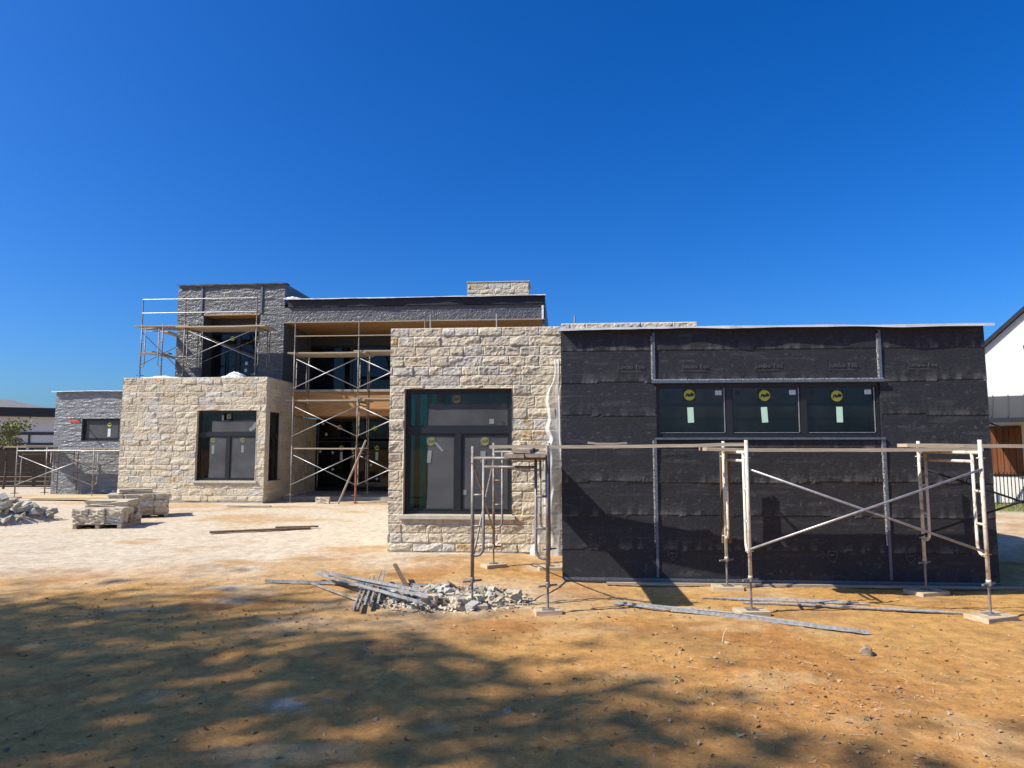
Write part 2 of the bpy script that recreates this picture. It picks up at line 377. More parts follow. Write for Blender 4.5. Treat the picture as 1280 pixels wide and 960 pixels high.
def paper_h(seed, lap=.46, amp=.003, fx=2.6, fz=4, base=(.022, .0235, .028), dust=(.15, .155, .16), z_off=0., dusty=.8, crinkle=0.):
    def f(A, Zz):
        wob = .012*vnoise(A*1.3, np.floor((Zz+z_off)/lap)*7.7, seed+1)+.004*vnoise(A*9, np.floor((Zz+z_off)/lap)*3.1, seed+2)
        p = (Zz+z_off+wob)/lap; fr = p-np.floor(p)
        h = .012-.009*fr + amp*fbm(A*fx, Zz*fz, seed, 4)
        if crinkle:
            rg = 1-np.abs(fbm(A*17, Zz*21, seed+14, 2))*2.2
            h = h+crinkle*rg
        near_edge = np.exp(-fr/.13)*sstep(vnoise(A*15, p*2, seed+6)+.6*vnoise(A*47, p*4, seed+16), -.3, .7)*(.45+.55*sstep(vnoise(A*.7, np.floor(p)*5.3, seed+26), -.5, .5))
        rows = np.exp(-((fr*3-np.round(fr*3))/.05)**2)*sstep(vnoise(A*21, np.floor(fr*3)*3.7+np.floor(p)*9.1, seed+36), .35, .7)
        st = sstep(fbm(A*2.3, Zz*24, seed+9, 4), .15, .6)*.16
        sp = sstep(vnoise(A*34, Zz*34, seed+21), .8, .95)*.4
        d = np.clip((near_edge*.95+rows*.32+st+sp)*dusty, 0, 1)[..., None]
        col = np.array(base)*(1-d)+np.array(dust)*d
        # vertical sheet seams
        return h, col*np.ones_like(d)
    return f

# ------------------------------------------------------------------ the house under construction
house = empty('house', W(0, 0, 0), 'large unfinished two-storey flat-roofed house clad in rough cream limestone and black building paper', 'house', rz=-HA)
# --- black front box
BW = (1.325, 4.355, 2.0, 2.745)
bw = hf_wall('paper_wall', front(0), 0, 5.75, .08, 3.53, .02, [BW], paper_h(3), M['paper'], house, reveal=.1, edgeflat=.006, thick=.2)
hf_wall('paper_wall', lambda a, d, z: (5.75-d, a, z), .2, 9.9, .08, 3.53, .12, [], paper_h(8), M['paper'], house)
MB().box(.0, .1, .2, 2.2, .08, 3.53).build('paper_wall', M['edge'], house)
MB().box(.02, 5.73, .03, 9.9, -.4, .078).build('foundation', M['conc'], house)
MB().box(.0, 5.76, -.022, .028, .045, .079).build('weep_screed', M['trim'], house)
MB().box(.0, 5.74, .15, 9.9, 3.38, 3.5).build('roof', M['edge'], house)
def flashing(a0, a1, v, z, out, drop, seed, parent, m, vdepth=.35):
    mb = MB(); n = int((a1-a0)/.06)
    rows = [(vdepth, .0), (0, .004), (-out, -.004), (-out-.004, -drop)]
    for i in range(n):
        pts = []
        for a in (a0+(a1-a0)*i/n, a0+(a1-a0)*(i+1)/n):
            wv = .022*float(vnoise(a*1.7, 1., seed))+.008*float(vnoise(a*6, 2., seed)); zz = .010*float(vnoise(a*1.1, 5., seed))
            pts.append([(a, v+r+(wv if r < 0 else 0), z+dz+(zz if r <= 0 else 0)+(wv*.5 if k == 3 else 0)) for k, (r, dz) in enumerate(rows)])
        for k in range(3): mb.quad(pts[0][k], pts[0][k+1], pts[1][k+1], pts[1][k])
    return mb.build('roof_flashing', m, parent, True)
flashing(-.02, 5.83, 0, 3.535, .11, .035, 4, house, M['flash'])
for u in (1.305, 4.37):
    z_lo, z_hi = .1, 3.5
    for za, zb in ((.1, 1.96), (2.8, 3.47)):
        s_ = MB().box(u-.02, u+.014, -.028, .0, za, zb).build('casing_bead', M['trim'], house)
        MB().box(u-.04, u-.0225, -.02, -.001, za+.45 if za < 1 else za, zb-(.0 if za < 1 else .05)).build('lath_strip', M['mesh'], s_)
MB().box(1.27, 4.40, -.06, .0, 2.752, 2.79).build('head_flashing', M['trim'], house)
MB().box(1.29, 4.39, -.035, .0, 2.7905, 2.806).build('lath_strip', M['mesh'], house)
MB().box(1.30, 4.38, -.045, .0, 1.965, 1.992).build('window_sill', M['trim'], house)
# printed words and shields on the paper
def put_text(txt, size, a, z, v, parent, m, name='printed_mark', shear=0, bold=0, mp=None):
    me = text_mesh(txt, size, shear, bold)
    for p in me.vertices: x, y = p.co.x, p.co.y; p.co = (a+x, v, z+y)
    return mesh_obj(name, me, m, parent)
def shield(a, z, v, s, parent):
    pts = [(-.5, .6), (.5, .6), (.5, 0), (.3, -.4), (0, -.65), (-.3, -.4), (-.5, 0)]
    mb = MB(); mb.add([(a+x*s, v, z+y*s) for x, y in pts]+[(a+x*s*.78, v, z+y*s*.78) for x, y in pts], [(i, (i+1) % 7, 7+(i+1) % 7, 7+i) for i in range(7)])
    mb.box(a-.3*s, a+.3*s, v, v+.001, z+.05*s, z+.25*s); mb.build('printed_mark', M['print'], parent)
for a in (.98, 1.87, 2.87, 3.87, 4.92):
    put_text('Jumbo Tex', .085, a, 2.985, -.0215, bw, M['print'], bold=.002)
    MB().box(a-.2, a+.15, -.0215, -.0212, 2.925, 2.932).build('printed_mark', M['print'], bw)
for a in (3.3, 4.15, 1.05, 5.3, 2.2): put_text('Jumbo Tex', .085, a, 1.42, -.0225, bw, M['print'], bold=.002)
for a in (1.5, 3.62, 4.63): shield(a, .40, -.0225, .13, bw)
for a in (.95, 1.15): put_text('Jumbo Tex', .07, a+.6, 2.2 if a > 1 else 1.78, -.021, bw, M['print']) if a < 1 else None

# --- windows
FADED = []
def sticker(mp, a, z, r, parent, d=-.014, faded=False):
    if parent in FADED: faded = True
    f = lambda x, y, k=0.: Vector(mp(a+x, d-k, z+y))
    q = MB().quad(f(-r*1.12, -r*1.12), f(r*1.12, -r*1.12), f(r*1.12, r*1.12), f(-r*1.12, r*1.12)).build('sticker', M['clear' if not faded else 'clearf'], parent)
    ex = Vector(mp(a+1, d, z))-Vector(mp(a, d, z)); ez = Vector((0, 0, 1))
    MB().disc(f(0, 0, .002), ex, ez, r*.98).build('sticker', M['yellow' if not faded else 'yellowf'], parent)
    me = text_mesh('Pella', r*.82, .35, .004*r/.1)
    for p in me.vertices:
        x, y = p.co.x, p.co.y; y2 = y+x*.18; p.co = f(x, y2, .004)
    mesh_obj('sticker_word', me, M['ink' if not faded else 'inkf'], parent)
def paper_label(mp, a, z, w_, h_, parent, m='white', d=-.0145, rot=0.):
    if parent in FADED: m = {'white': 'whitef', 'pwhite': 'whitef'}.get(m, m)
    c, s = math.cos(rot), math.sin(rot)
    P = [mp(a+x*c-y*s, d, z+x*s+y*c) for x, y in ((-w_/2, -h_/2), (w_/2, -h_/2), (w_/2, h_/2), (-w_/2, h_/2))]
    MB().quad(*P).build('paper_label', M[m], parent)
def window(mp, a0, a1, z0, z1, lights, parent, glassm='glass', fw=.055, depth=.09, sash=True, name='window', sashw=.03):
    """lights = list of (a0,a1,z0,z1) pane rectangles inside the frame"""
    mb = MB()
    def bar(x0, x1, y0, y1, d0=0., d1=depth):
        P = [Vector(mp(x, d, y)) for y in (y0, y1) for d in (d0, d1) for x in (x0, x1)]
        mb.add(P, [(0, 2, 3, 1), (4, 5, 7, 6), (0, 1, 5, 4), (1, 3, 7, 5), (3, 2, 6, 7), (2, 0, 4, 6)])
    bar(a0, a1, z0, z0+fw); bar(a0, a1, z1-fw, z1); bar(a0, a0+fw, z0+fw, z1-fw); bar(a1-fw, a1, z0+fw, z1-fw)
    xs = sorted({l[0] for l in lights}); 
    for l in lights:
        # mullions: fill the gap to the right and above each light
        for k in lights:
            if abs(k[0]-l[1]) < .2 and abs(k[2]-l[2]) < .01 and k[0] > l[1]: bar(l[1], k[0], l[2], l[3], .004, depth-.004)
        ab = [k for k in lights if k[2] > l[3] and k[2]-l[3] < .25]
        if ab: bar(a0+fw, a1-fw, l[3], ab[0][2], .002, depth-.002) if l[0] < a0+fw+.03 else None
    win = mb.build(name, M['frame'], parent)
    for l in lights:
        if sash:
            m2 = MB(); sw = sashw; mb_ = mb; mb = m2
            bar(l[0], l[1], l[2], l[2]+sw, .02, .07); bar(l[0], l[1], l[3]-sw, l[3], .02, .07); bar(l[0], l[0]+sw, l[2]+sw, l[3]-sw, .02, .07); bar(l[1]-sw, l[1], l[2]+sw, l[3]-sw, .02, .07)
            m2.build('sash', M['frame'], win); mb = mb_
        d = .04
        MB().quad(mp(l[0]+.002, d, l[2]+.002), mp(l[1]-.002, d, l[2]+.002), mp(l[1]-.002, d, l[3]-.002), mp(l[0]+.002, d, l[3]-.002)).build('pane', M[glassm], win)
    return win
def room(mp, a0, a1, z0, z1, d0, d1, parent, m='room', left=None, sky=None):
    P = lambda a, d, z: mp(a, d, z)
    mb = MB()
    mb.quad(P(a0, d1, z0), P(a1, d1, z0), P(a1, d1, z1), P(a0, d1, z1))
    mb.quad(P(a1, d0, z0), P(a1, d1, z0), P(a1, d1, z1), P(a1, d0, z1))
    mb.quad(P(a0, d0+(1.2 if sky else 0), z1), P(a1, d0+(1.2 if sky else 0), z1), P(a1, d1, z1), P(a0, d1, z1))  # ceiling can stay open near the window, an added gap for daylight
    mb.quad(P(a0, d0, z0), P(a1, d0, z0), P(a1, d1, z0), P(a0, d1, z0))
    if not left: mb.quad(P(a0, d0, z0), P(a0, d1, z0), P(a0, d1, z1), P(a0, d0, z1))
    r = mb.build('interior_room', M[m], parent)
    if left:
        MB().quad(P(a0, d0, z0), P(a0, d1, z0), P(a0, d1, z1), P(a0, d0, z1)).build('interior_sheathing', M[left], r)
        for k in range(3):
            dd = d0+.5+k*1.1
            if dd < d1-.1:
                q = MB(); q.add([P(a0+x, dd+y, z) for z in (z0, z1) for y in (0, .045) for x in (.002, .09)], [(0, 2, 3, 1), (4, 5, 7, 6), (0, 1, 5, 4), (1, 3, 7, 5), (3, 2, 6, 7), (2, 0, 4, 6)])
                q.build('stud', M['stud'], r)
    return r
# black wall: three fixed lights
mpB = lambda a, d, z: (a, .035+d, z)
L3 = []
for k in range(3):
    a = 1.325+k*1.01; L3.append((a+.04, a+1.01-.04, 2.04, 2.705))
wB = window(mpB, 1.325, 4.355, 2.0, 2.745, L3, house, 'bglass', fw=.04, sashw=.018)
for l in L3:
    MB().box(l[1]-.03, l[1]-.019, .048, .062, l[2]+.03, l[3]-.02).box(l[0]+.019, l[1]-.031, .048, .062, l[2]+.019, l[2]+.027).build('glazing_bead', M['zinc'], wB)
mpG0 = 0
mpG = lambda a, d, z: (a, .075+d, z)
for k, l in enumerate(L3):
    cx = l[0]+.43
    sticker(mpG, cx+(0, .02, -.015)[k], 2.59-.012*k, .078, wB); paper_label(mpG, cx+.012, 2.31, .085, .215, wB, 'white', rot=(.03, .05, .0)[k])
    paper_label(mpG, l[1]-.1, 2.62, .09, .065, wB, 'pwhite'); 
    if k: paper_label(mpG, l[0]+.09, 2.615, .06, .06, wB, 'clear')
rm = room(front(0), .4, 5.3, .9, 3.2, .2, 2.6, house, 'room')
for zz in (2.12, 2.36, 2.6): MB().box(.45, 5.25, 2.45, 2.52, zz-.03, zz+.02).build('reflected_band', M['trim'], rm)  # pale bars added in place of bands reflected by the panes
# --- stone bay
SW = (-2.72, -.848, .72, 2.876)
hf_wall('stone_wall', front(2.0), -2.98, .0, .10, 3.94, .0135, [SW], stone_h(21), M['stone'], house, reveal=.16, edgeflat=.02, thick=.3)
MB().box(-2.95, .0, 1.985, 2.4, -.3, .098).build('foundation', M['conc'], house)
hf_wall('stone_parapet', front(2.0), .002, 2.3, 3.42, 3.99, .02, [], stone_h(22), M['stone'], house, thick=.3)
MB().box(.01, 2.28, 2.31, 2.5, 3.3, 3.98).build('stone_parapet', M['stonesm'], house)
MB().box(-2.96, -.01, 2.31, 2.5, 3.3, 3.93).build('stone_parapet', M['stonesm'], house)
MB().box(-2.975, -2.7, 2.302, 11, -.2, 3.92).build('stone_wall', M['stonesm'], house)
MB().box(-2.69, 0, 3.5, 11, 3.6, 3.72).build('roof', M['edge'], house)  # starts behind the added opening that lights the green wall inside
MB().box(-2.79, -.79, 1.93, 2.14, .645, .715).build('window_sill', M['stonesm'], house, bevel=.006)
mpS = lambda a, d, z: (a, 2.1+d, z)
LS = [(-2.665, -.903, 2.21, 2.82), (-2.665, -1.84, .78, 2.10), (-1.74, -.903, .78, 2.10)]
wS = window(mpS, *SW, LS, house, fw=.055); FADED.append(wS)
mpSG = lambda a, d, z: (a, 2.14+d, z)
sticker(mpSG, -1.83, 2.70, .075, wS); paper_label(mpSG, -2.07, 2.71, .07, .17, wS, 'clear')
sticker(mpSG, -2.27, 1.965, .075, wS); sticker(mpSG, -1.33, 1.965, .075, wS)
paper_label(mpSG, -2.3, 1.70, .07, .22, wS, 'pwhite', rot=-.08); paper_label(mpSG, -1.36, 1.70, .09, .2, wS, 'white')
paper_label(mpSG, -2.13, 1.87, .035, .2, wS, 'pwhite', rot=.75)
paper_label(mpSG, -1.21, 2.31, .085, .085, wS, 'white'); paper_label(mpSG, -1.68, 1.09, .085, .085, wS, 'white'); paper_label(mpSG, -1.02, 2.29, .06, .05, wS, 'clear')
def film_sheet(mp, a0, a1, z0, z1, parent, seed, d=-.008, m='film'):
    mb = MB(); n = 24; k = 10; pts = []
    for i in range(n+1):
        for j in range(k+1):
            a = a0+(a1-a0)*i/n; z = z0+(z1-z0)*j/k
            if j == k: z += .025*float(vnoise(a*5, 0., seed))
            if i == 0: a += .02*float(vnoise(z*4, 3., seed))
            pts.append(mp(a, d+.003*float(vnoise(a*3, z*3, seed+2)), z))
    mb.add(pts, [(i*(k+1)+j, (i+1)*(k+1)+j, (i+1)*(k+1)+j+1, i*(k+1)+j+1) for i in range(n) for j in range(k)])
    return mb.build('protective_film', M[m], parent, True)
film_sheet(mpSG, -2.32, -.905, 2.215, 2.61, wS, 5); film_sheet(mpSG, -2.33, -1.845, .785, 2.095, wS, 6); film_sheet(mpSG, -1.735, -.905, .785, 2.095, wS, 7)
room(front(2.0), -2.69, -.1, .3, 3.3, .22, 4.6, house, 'room', left='green', sky=1)
# --- left stone wing
WW = (-11.47, -9.515, .835, 3.03)
hf_wall('stone_wall', front(11.0), -13.97, -9.24, .2, 4.08, .022, [WW], stone_h(31, .19, .032), M['stone'], house, reveal=.16, thick=.3)
MB().box(-13.95, -9.25, 10.99, 11.3, -.3, .198).build('foundation', M['conc'], house)
SWs = (11.25, 12.22, .82, 3.0)
hf_wall('stone_wall', rightside(-9.24), 11.0, 13.0, .2, 4.08, .03, [SWs], stone_h(32, .19, .014, gold=.1), M['stone'], house, thick=.3)
hf_wall('stone_wall', rightside(-9.24), 13.002, 15.5, .2, 2.93, .03, [], stone_h(33, .19, .012, gold=.1), M['stone'], house, thick=.3)
MB().box(-9.5, -9.25, 11.3, 15.5, -.3, .198).build('foundation', M['conc'], house)
MB().box(-13.96, -13.7, 11.302, 14.4, -.2, 4.06).build('stone_wall', M['stonesm'], house)
MB().box(-13.7, -9.56, 11.31, 18, 3.82, 3.96).build('roof', M['edge'], house)
MB().box(-11.53, -9.46, 10.93, 11.14, .765, .83).build('window_sill', M['stonesm'], house, bevel=.006)
MB().box(-9.4, -9.18, 11.2, 12.27, .765, .815).build('window_sill', M['stonesm'], house)
mpW = lambda a, d, z: (a, 11.1+d, z)
LW = [(-11.415, -9.57, 2.33, 2.975), (-11.415, -10.53, .89, 2.22), (-10.42, -9.57, .89, 2.22)]
wW = window(mpW, *WW, LW, house); FADED.append(wW)
mpWG = lambda a, d, z: (a, 11.14+d, z)
sticker(mpWG, -10.5, 2.84, .08, wW); sticker(mpWG, -10.98, 2.1, .08, wW); sticker(mpWG, -10.02, 2.1, .08, wW)
paper_label(mpWG, -10.7, 2.8, .07, .17, wW, 'pwhite'); paper_label(mpWG, -10.98, 1.8, .09, .26, wW, 'pwhite'); paper_label(mpWG, -10.02, 1.82, .08, .22, wW, 'pwhite')
for a, z in ((-9.68, 2.5), (-9.76, 2.44), (-9.63, 2.58)): paper_label(mpWG, a, z, .12, .12, wW, 'pwhite', rot=a*3)
film_sheet(mpWG, -11.05, -9.575, 2.335, 2.72, wW, 15); film_sheet(mpWG, -11.08, -10.535, .895, 2.21, wW, 16); film_sheet(mpWG, -10.415, -9.575, .895, 2.21, wW, 17)
room(front(11.0), -13.4, -9.6, .3, 3.5, .24, 4, house, 'room')
mpR = lambda a, d, z: (-9.34-d, a, z)
wR = window(mpR, *SWs, [(11.305, 12.165, 2.3, 2.945), (11.305, 12.165, .875, 2.19)], house, 'dglass')
paper_label(lambda a, d, z: (-9.38-d, a, z), 11.7, 1.7, .14, .2, wR, 'clear'); paper_label(lambda a, d, z: (-9.38-d, a, z), 11.7, 2.6, .2, .4, wR, 'clear')
# --- tower
TW = (-12.5, -10.48, 4.3, 6.5)
wrapc = dict(base=(.085, .089, .098), dust=(.19, .195, .205))
hf_wall('wrapped_wall', front(13.0), -13.46, -9.6, 3.97, 7.56, .022, [TW], paper_h(41, .5, .012, 4, 16, crinkle=.0055, **wrapc), M['wrap'], house, reveal=.75, thick=.25)
hf_wall('wrapped_wall', rightside(-9.6), 13.0, 19, 3.97, 7.56, .1, [], paper_h(42, .5, .01, **wrapc), M['wrap'], house, thick=.25)
MB().box(-13.45, -13.2, 13.26, 19, 3.97, 7.55).build('wrapped_wall', M['edge'], house)
MB().box(-13.19, -9.86, 13.26, 19, 7.3, 7.45).build('roof', M['edge'], house)
flashing(-13.5, -9.55, 13.0, 7.575, .07, .05, 7, house, M['edge'])
for u in (-12.58, -10.42): MB().box(u-.03, u+.03, 12.955, 12.985, 6.52, 7.5).build('casing_bead', M['trim'], house)
MB().box(-12.49, -10.49, 12.98, 13.74, 6.46, 6.495).build('wood_soffit', M['osb'], house)
mpT = lambda a, d, z: (a, 13.6+d, z)
MB().box(-12.49, -10.49, 13.59, 13.7, 6.0, 6.455).build('window_header', M['edge'], house)
wT = window(mpT, -12.495, -10.485, 4.3, 5.99, [(-12.42, -11.55, 4.38, 5.92), (-11.45, -10.56, 4.38, 5.92)], house, 'dglass')
sticker(lambda a, d, z: (a, 13.64+d, z), -11.75, 5.75, .09, wT); sticker(lambda a, d, z: (a, 13.64+d, z), -10.85, 5.72, .1, wT)
for a, z in ((-10.85, 5.35), (-11.2, 4.85), (-11.22, 4.6)): paper_label(lambda a, d, z: (a, 13.64+d, z), a, z, .1, .22 if z > 5 else .12, wT, 'pwhite')
rmT = room(front(13), -12.9, -10.1, 4.1, 6.7, .8, 3.5, house, 'room')
# --- canopy between tower and chimney
hf_wall('canopy_fascia', front(13.0), -9.598, -.56, 6.2, 6.70, .035, [], paper_h(51, .5, .01, 4, 6, crinkle=.008, **wrapc), M['wrap'], house, thick=.3)
hf_wall('canopy_fascia', front(12.93), -9.45, -.56, 6.702, 6.97, .035, [], paper_h(52, .5, .006, base=(.024, .025, .03), dust=(.07, .07, .075)), M['paper'], house, thick=.3)
MB().box(-9.59, -.57, 13.31, 19, 6.6, 6.9).build('roof', M['edge'], house)
MB().box(-.61, -.562, 12.95, 19, 6.2, 6.96).build('canopy_fascia', M['edge'], house)
flashing(-9.5, -.52, 12.93, 6.985, .1, .03, 9, house, M['flash'])
MB().box(-9.59, -.62, 13.02, 15.6, 6.165, 6.198).build('wood_soffit', M['osb'], house)
MB().box(-9.59, -.58, 12.985, 13.01, 6.16, 6.198).build('soffit_trim', M['plank'], house)
MB().box(-.66, -.58, 13.05, 13.13, 3.9, 6.16).build('canopy_post', M['trim'], house)
MB().box(-.67, -.60, 12.85, 12.92, 6.15, 6.62).build('downpipe', M['plastic'], house)
# upper glazing
mpU = lambda a, d, z: (a, 15.5+d, z)
MB().box(-9.58, -3.2, 15.5, 15.6, 5.75, 6.16).build('window_header', M['edge'], house)
wU = window(mpU, -9.58, -3.2, 3.86, 5.74, [(-9.5+i*1.56, -9.5+i*1.56+1.48, 3.93, 5.67) for i in range(4)], house, 'dglass')
room(front(15.5), -9.5, -3.3, 3.8, 6.1, .15, 4, house, 'roomd')
MB().box(-9.22, -3.1, 13.0, 15.6, 3.76, 3.84).build('balcony_slab', M['conc'], house)
MB().box(-9.2, -3.1, 13.05, 13.15, 2.93, 3.755).build('wood_band', M['osb'], house)
MB().box(-9.2, -3.1, 13.155, 15.6, 2.95, 3.0).build('wood_soffit', M['osb'], house)
# ground-floor glazed doors
mpD = lambda a, d, z: (a, 15.35+d, z)
LD = [(-9.15+i*1.5, -9.15+i*1.5+1.41, z0, z1) for i in range(4) for z0, z1 in ((.36, 2.1), (2.2, 2.88))]
wD = window(mpD, -9.235, -3.15, .28, 2.94, LD, house, 'dglass')
mpDG = lambda a, d, z: (a, 15.39+d, z)
for i in range(3):
    a = -8.35+i*1.35
    sticker(mpDG, a, 2.62-.03*i, .09, wD); paper_label(mpDG, a, 2.33, .1, .26, wD, 'clear'); sticker(mpDG, a+.1, 1.85, .09, wD); paper_label(mpDG, a+.1, 1.55, .1, .3, wD, 'pwhite')
for k in range(14): paper_label(mpDG, random.uniform(-9.1, -6.3), random.uniform(.5, 2.8), .07, .09, wD, 'pwhite', rot=random.uniform(-1, 1))
room(front(15.35), -9.2, -3.2, .25, 2.92, .15, 4, house, 'roomd')
MB().box(-9.2, -3.0, 12.4, 15.5, -.2, .26).build('porch_slab', M['conc'], house)
MB().box(-3.09, -2.985, 11, 15.6, 0, 3.75).build('wrapped_wall', M['edge'], house)
MB().box(-3.15, -.65, 15.62, 15.7, 3.5, 6.16).build('wrapped_wall', M['edge'], house)
# chimney
CH = (-3.42, -1.18)
hf_wall('chimney', front(14.5), *CH, 6.21, 7.84, .03, [], stone_h(61, .17, .034, gold=.05), M['stone'], house, thick=.3)
MB().box(-3.4, -1.2, 14.81, 15.6, 6.9, 7.82).build('chimney', M['stonesm'], house)
MB().box(-3.4, -1.2, 14.6, 15.4, 3.9, 6.155).build('chimney_breast', M['stonesm'], house)
MB().box(CH[0]-.03, CH[1]+.03, 14.47, 15.63, 7.843, 7.875).build('chimney_cap', M['stonesm'], house)
# --- small wing on the far left
FW = (-17.87, -16.39, 2.12, 2.95)
hf_wall('wrapped_wall', front(14.5), -18.95, -13.0, .1, 3.96, .024, [FW], paper_h(71, .42, .014, 4, 16, crinkle=.006, base=(.17, .178, .192), dust=(.28, .285, .295)), M['wrap'], house, thick=.3)
MB().box(-18.93, -13.1, 14.81, 20, -.2, 3.9).build('wrapped_wall', M['edge'], house)
MB().box(-18.93, -13.1, 14.52, 14.8, -.3, .098).build('foundation', M['conc'], house)
MB().box(-18.96, -13.1, 14.46, 14.52, .06, .098).build('weep_screed', M['trim'], house)
flashing(-19.05, -13.0, 14.5, 3.975, .13, .03, 13, house, M['flash'])
mpF = lambda a, d, z: (a, 14.55+d, z)
wF = window(mpF, *FW, [(-17.81, -16.45, 2.18, 2.89)], house, fw=.05)
sticker(lambda a, d, z: (a, 14.59+d, z), -16.85, 2.72, .08, wF); paper_label(lambda a, d, z: (a, 14.59+d, z), -16.85, 2.42, .11, .3, wF, 'pwhite')
film_sheet(lambda a, d, z: (a, 14.59+d, z), -17.76, -16.5, 2.22, 2.86, wF, 44)
cw = MB().tube([(-18.0, 14.5, 2.9), (-18.02, 14.2, 2.93), (-18.0, 13.95, 2.9)], .025).build('conduit_stub', M['rebar'], house)
MB().box(-18.35, -17.95, 14.47, 14.475, 2.8, 2.92).build('warning_tape', mat('red_tape', (.5, .1, .07), var=.3), house)

# ------------------------------------------------------------------ scaffolding
R = .0215
def frame(p, q, zb, zt, parent, m, hoop=.15, jack=True, base=None, plate='steel'):
    """one mason frame: legs at p and q (plan), from zb to zt; hooped ladder sides"""
    p = Vector((p[0], p[1], 0)); q = Vector((q[0], q[1], 0)); d = (q-p); w_ = d.length; d.normalize()
    P = lambda t, z: p+d*t+Vector((0, 0, z))
    mb = MB()
    mb.tube([P(0, zb), P(0, zt)], R); mb.tube([P(w_, zb), P(w_, zt)], R)
    top = zt-.14; sec = zt-.24; low = zb+.28
    mb.tube([P(0, top), P(w_, top)], R*.9); mb.tube([P(hoop, sec), P(w_-hoop, sec)], R*.8)
    for s0, s in ((0, 1), (w_, -1)):
        t = s0+s*hoop
        mb.tube([P(t, top), P(t, low+.10), P(s0+s*hoop*.93, low+.05), P(s0+s*hoop*.7, low+.012), P(s0+s*hoop*.4, low), P(s0, low)], R*.8)
        for zz in (low+(sec-low)*.33, low+(sec-low)*.68): mb.tube([P(s0, zz), P(t, zz)], R*.65)
    for t in (0, w_):
        for zz in (low+.02, top-.06): mb.tube([P(t, zz)+Vector((-d.y, d.x, 0))*.045, P(t, zz)-Vector((-d.y, d.x, 0))*.045], .007, 6)
        mb.tube([P(t, zt-.05), P(t, zt+.0)], R*.78); mb.tube([P(t, zb-.0), P(t, zb+.03)], R*1.18)
    f = smooth_tubes(mb.build('frame', M[m], parent))
    if jack:
        for t in (0, w_):
            x, y = P(t, 0).x, P(t, 0).y; zg = base(x, y) if callable(base) else base
            j = MB(); j.tube([(x, y, zg+.006), (x, y, zb+.1)], R*.62); j.box(x-.065, x+.065, y-.065, y+.065, zg, zg+.009)
            c_, s_ = math.cos(.5), math.sin(.5)
            j.tube([(x-.12*c_, y-.12*s_, zb-.012), (x+.12*c_, y+.12*s_, zb-.012)], .012)
            j.tube([(x, y, zb-.03), (x, y, zb+.006)], R*1.5)
            j.build('screw_jack', M[plate], f)
    return f
def brace(a, b, parent, m='zinc', r=.0135):
    return smooth_tubes(MB().tube([a, b], r).build('cross_brace', M[m], parent))
def xbrace(p, q, z0, z1, parent, m='zinc', off=0):
    a = Vector((*p[:2], 0)); b = Vector((*q[:2], 0)); n = (b-a).cross(Vector((0, 0, 1))).normalized()*.014
    brace(a+n+Vector((0, 0, z0)), b+n+Vector((0, 0, z1)), parent, m); brace(a-n+Vector((0, 0, z1)), b-n+Vector((0, 0, z0)), parent, m)
PAD = .05
def plank(p, q, label, group='scaffold planks', w_=.24, h_=.042, m='plank', up=(0, 0, 1)):
    p = Vector(p); q = Vector(q); L = (q-p).length; n = 10
    mb = MB(); d = (q-p).normalized(); s = d.cross(Vector(up)).normalized(); u_ = s.cross(d)
    c = (p+q)/2; pts = []; sd = random.randint(0, 999)
    for i in range(n+1):
        t = i/n-.5; sag = -.012*(1-4*t*t)+.004*float(vnoise(i*.9, 0., sd))
        for (x, y) in ((-w_/2, 0), (w_/2, 0), (w_/2, h_), (-w_/2, h_)):
            pts.append((t*L, x, y+sag))
    fs = [(i*4+k, (i+1)*4+k, (i+1)*4+(k+1) % 4, i*4+(k+1) % 4) for i in range(n) for k in range(4)]+[(3, 2, 1, 0), (n*4, n*4+1, n*4+2, n*4+3)]
    mb.add(pts, fs)
    o = mb.build('plank', M[m]); o.matrix_world = Matrix(((d.x, s.x, u_.x, c.x), (d.y, s.y, u_.y, c.y), (d.z, s.z, u_.z, c.z), (0, 0, 0, 1)))
    return tag(o, label, 'plank', group)
def pad(x, y, label, rz=0., sz=(.34, .24), group='wood pads under scaffold jacks'):
    zg = Z(x, y)
    mb = MB().box(-sz[0]/2, sz[0]/2, -sz[1]/2, sz[1]/2, -.02, PAD)
    o = mb.build('wood_pad', M['pad'], bevel=.004); o.location = (x, y, zg); o.rotation_euler = (0, 0, rz)
    return tag(o, label, 'wood pad', group)
padz = lambda x, y: Z(x, y)+PAD

# S1: in front of the black wall
s1 = empty('scaffold', W(3.4, -1, 0), 'cream and grey steel scaffold with crossed braces standing before the black papered wall', 'scaffold', 'scaffolds around the house')
s1p = s1.location.copy()
def par(o, e):
    return o
class Frame0: pass
def under(parent_empty):
    """children are built in world coordinates: keep them there under their thing"""
    inv = Matrix.Translation(-parent_empty.location)
    for c in parent_empty.children: c.matrix_parent_inverse = inv
    return parent_empty
S1 = [(2.10, -1.68, -.34), (4.60, -1.74, -.33), (7.15, -1.7, -.35)]
names = ['left', 'right', 'outer']
for k, (u, v0, v1) in enumerate(S1):
    a, b = W(u, v0), W(u+.05, v1)
    frame(a, b, .40, 1.94, s1, 'cream' if k < 2 else 'steel', hoop=.17, base=padz)
for (p, q) in ((S1[0], S1[1]), (S1[1], S1[2])):
    if p is S1[0]:
        kk = 1
        a, b = W(p[0], p[kk]), W(q[0], q[kk]); xbrace(a, b, .72, 1.62, s1)
a, b = W(S1[1][0], S1[1][2]), W(S1[2][0], S1[2][2]); xbrace(a, b, .72, 1.62, s1, 'iron')
under(s1)
pad(*W(2.10, -1.68)[:2], 'thick weathered wood pad under the front left leg of the black wall scaffold', .1)
pad(*W(2.15, -.34)[:2], 'pale wood pad under the rear left leg of the black wall scaffold, on sunny dirt', -.2, (.4, .2))
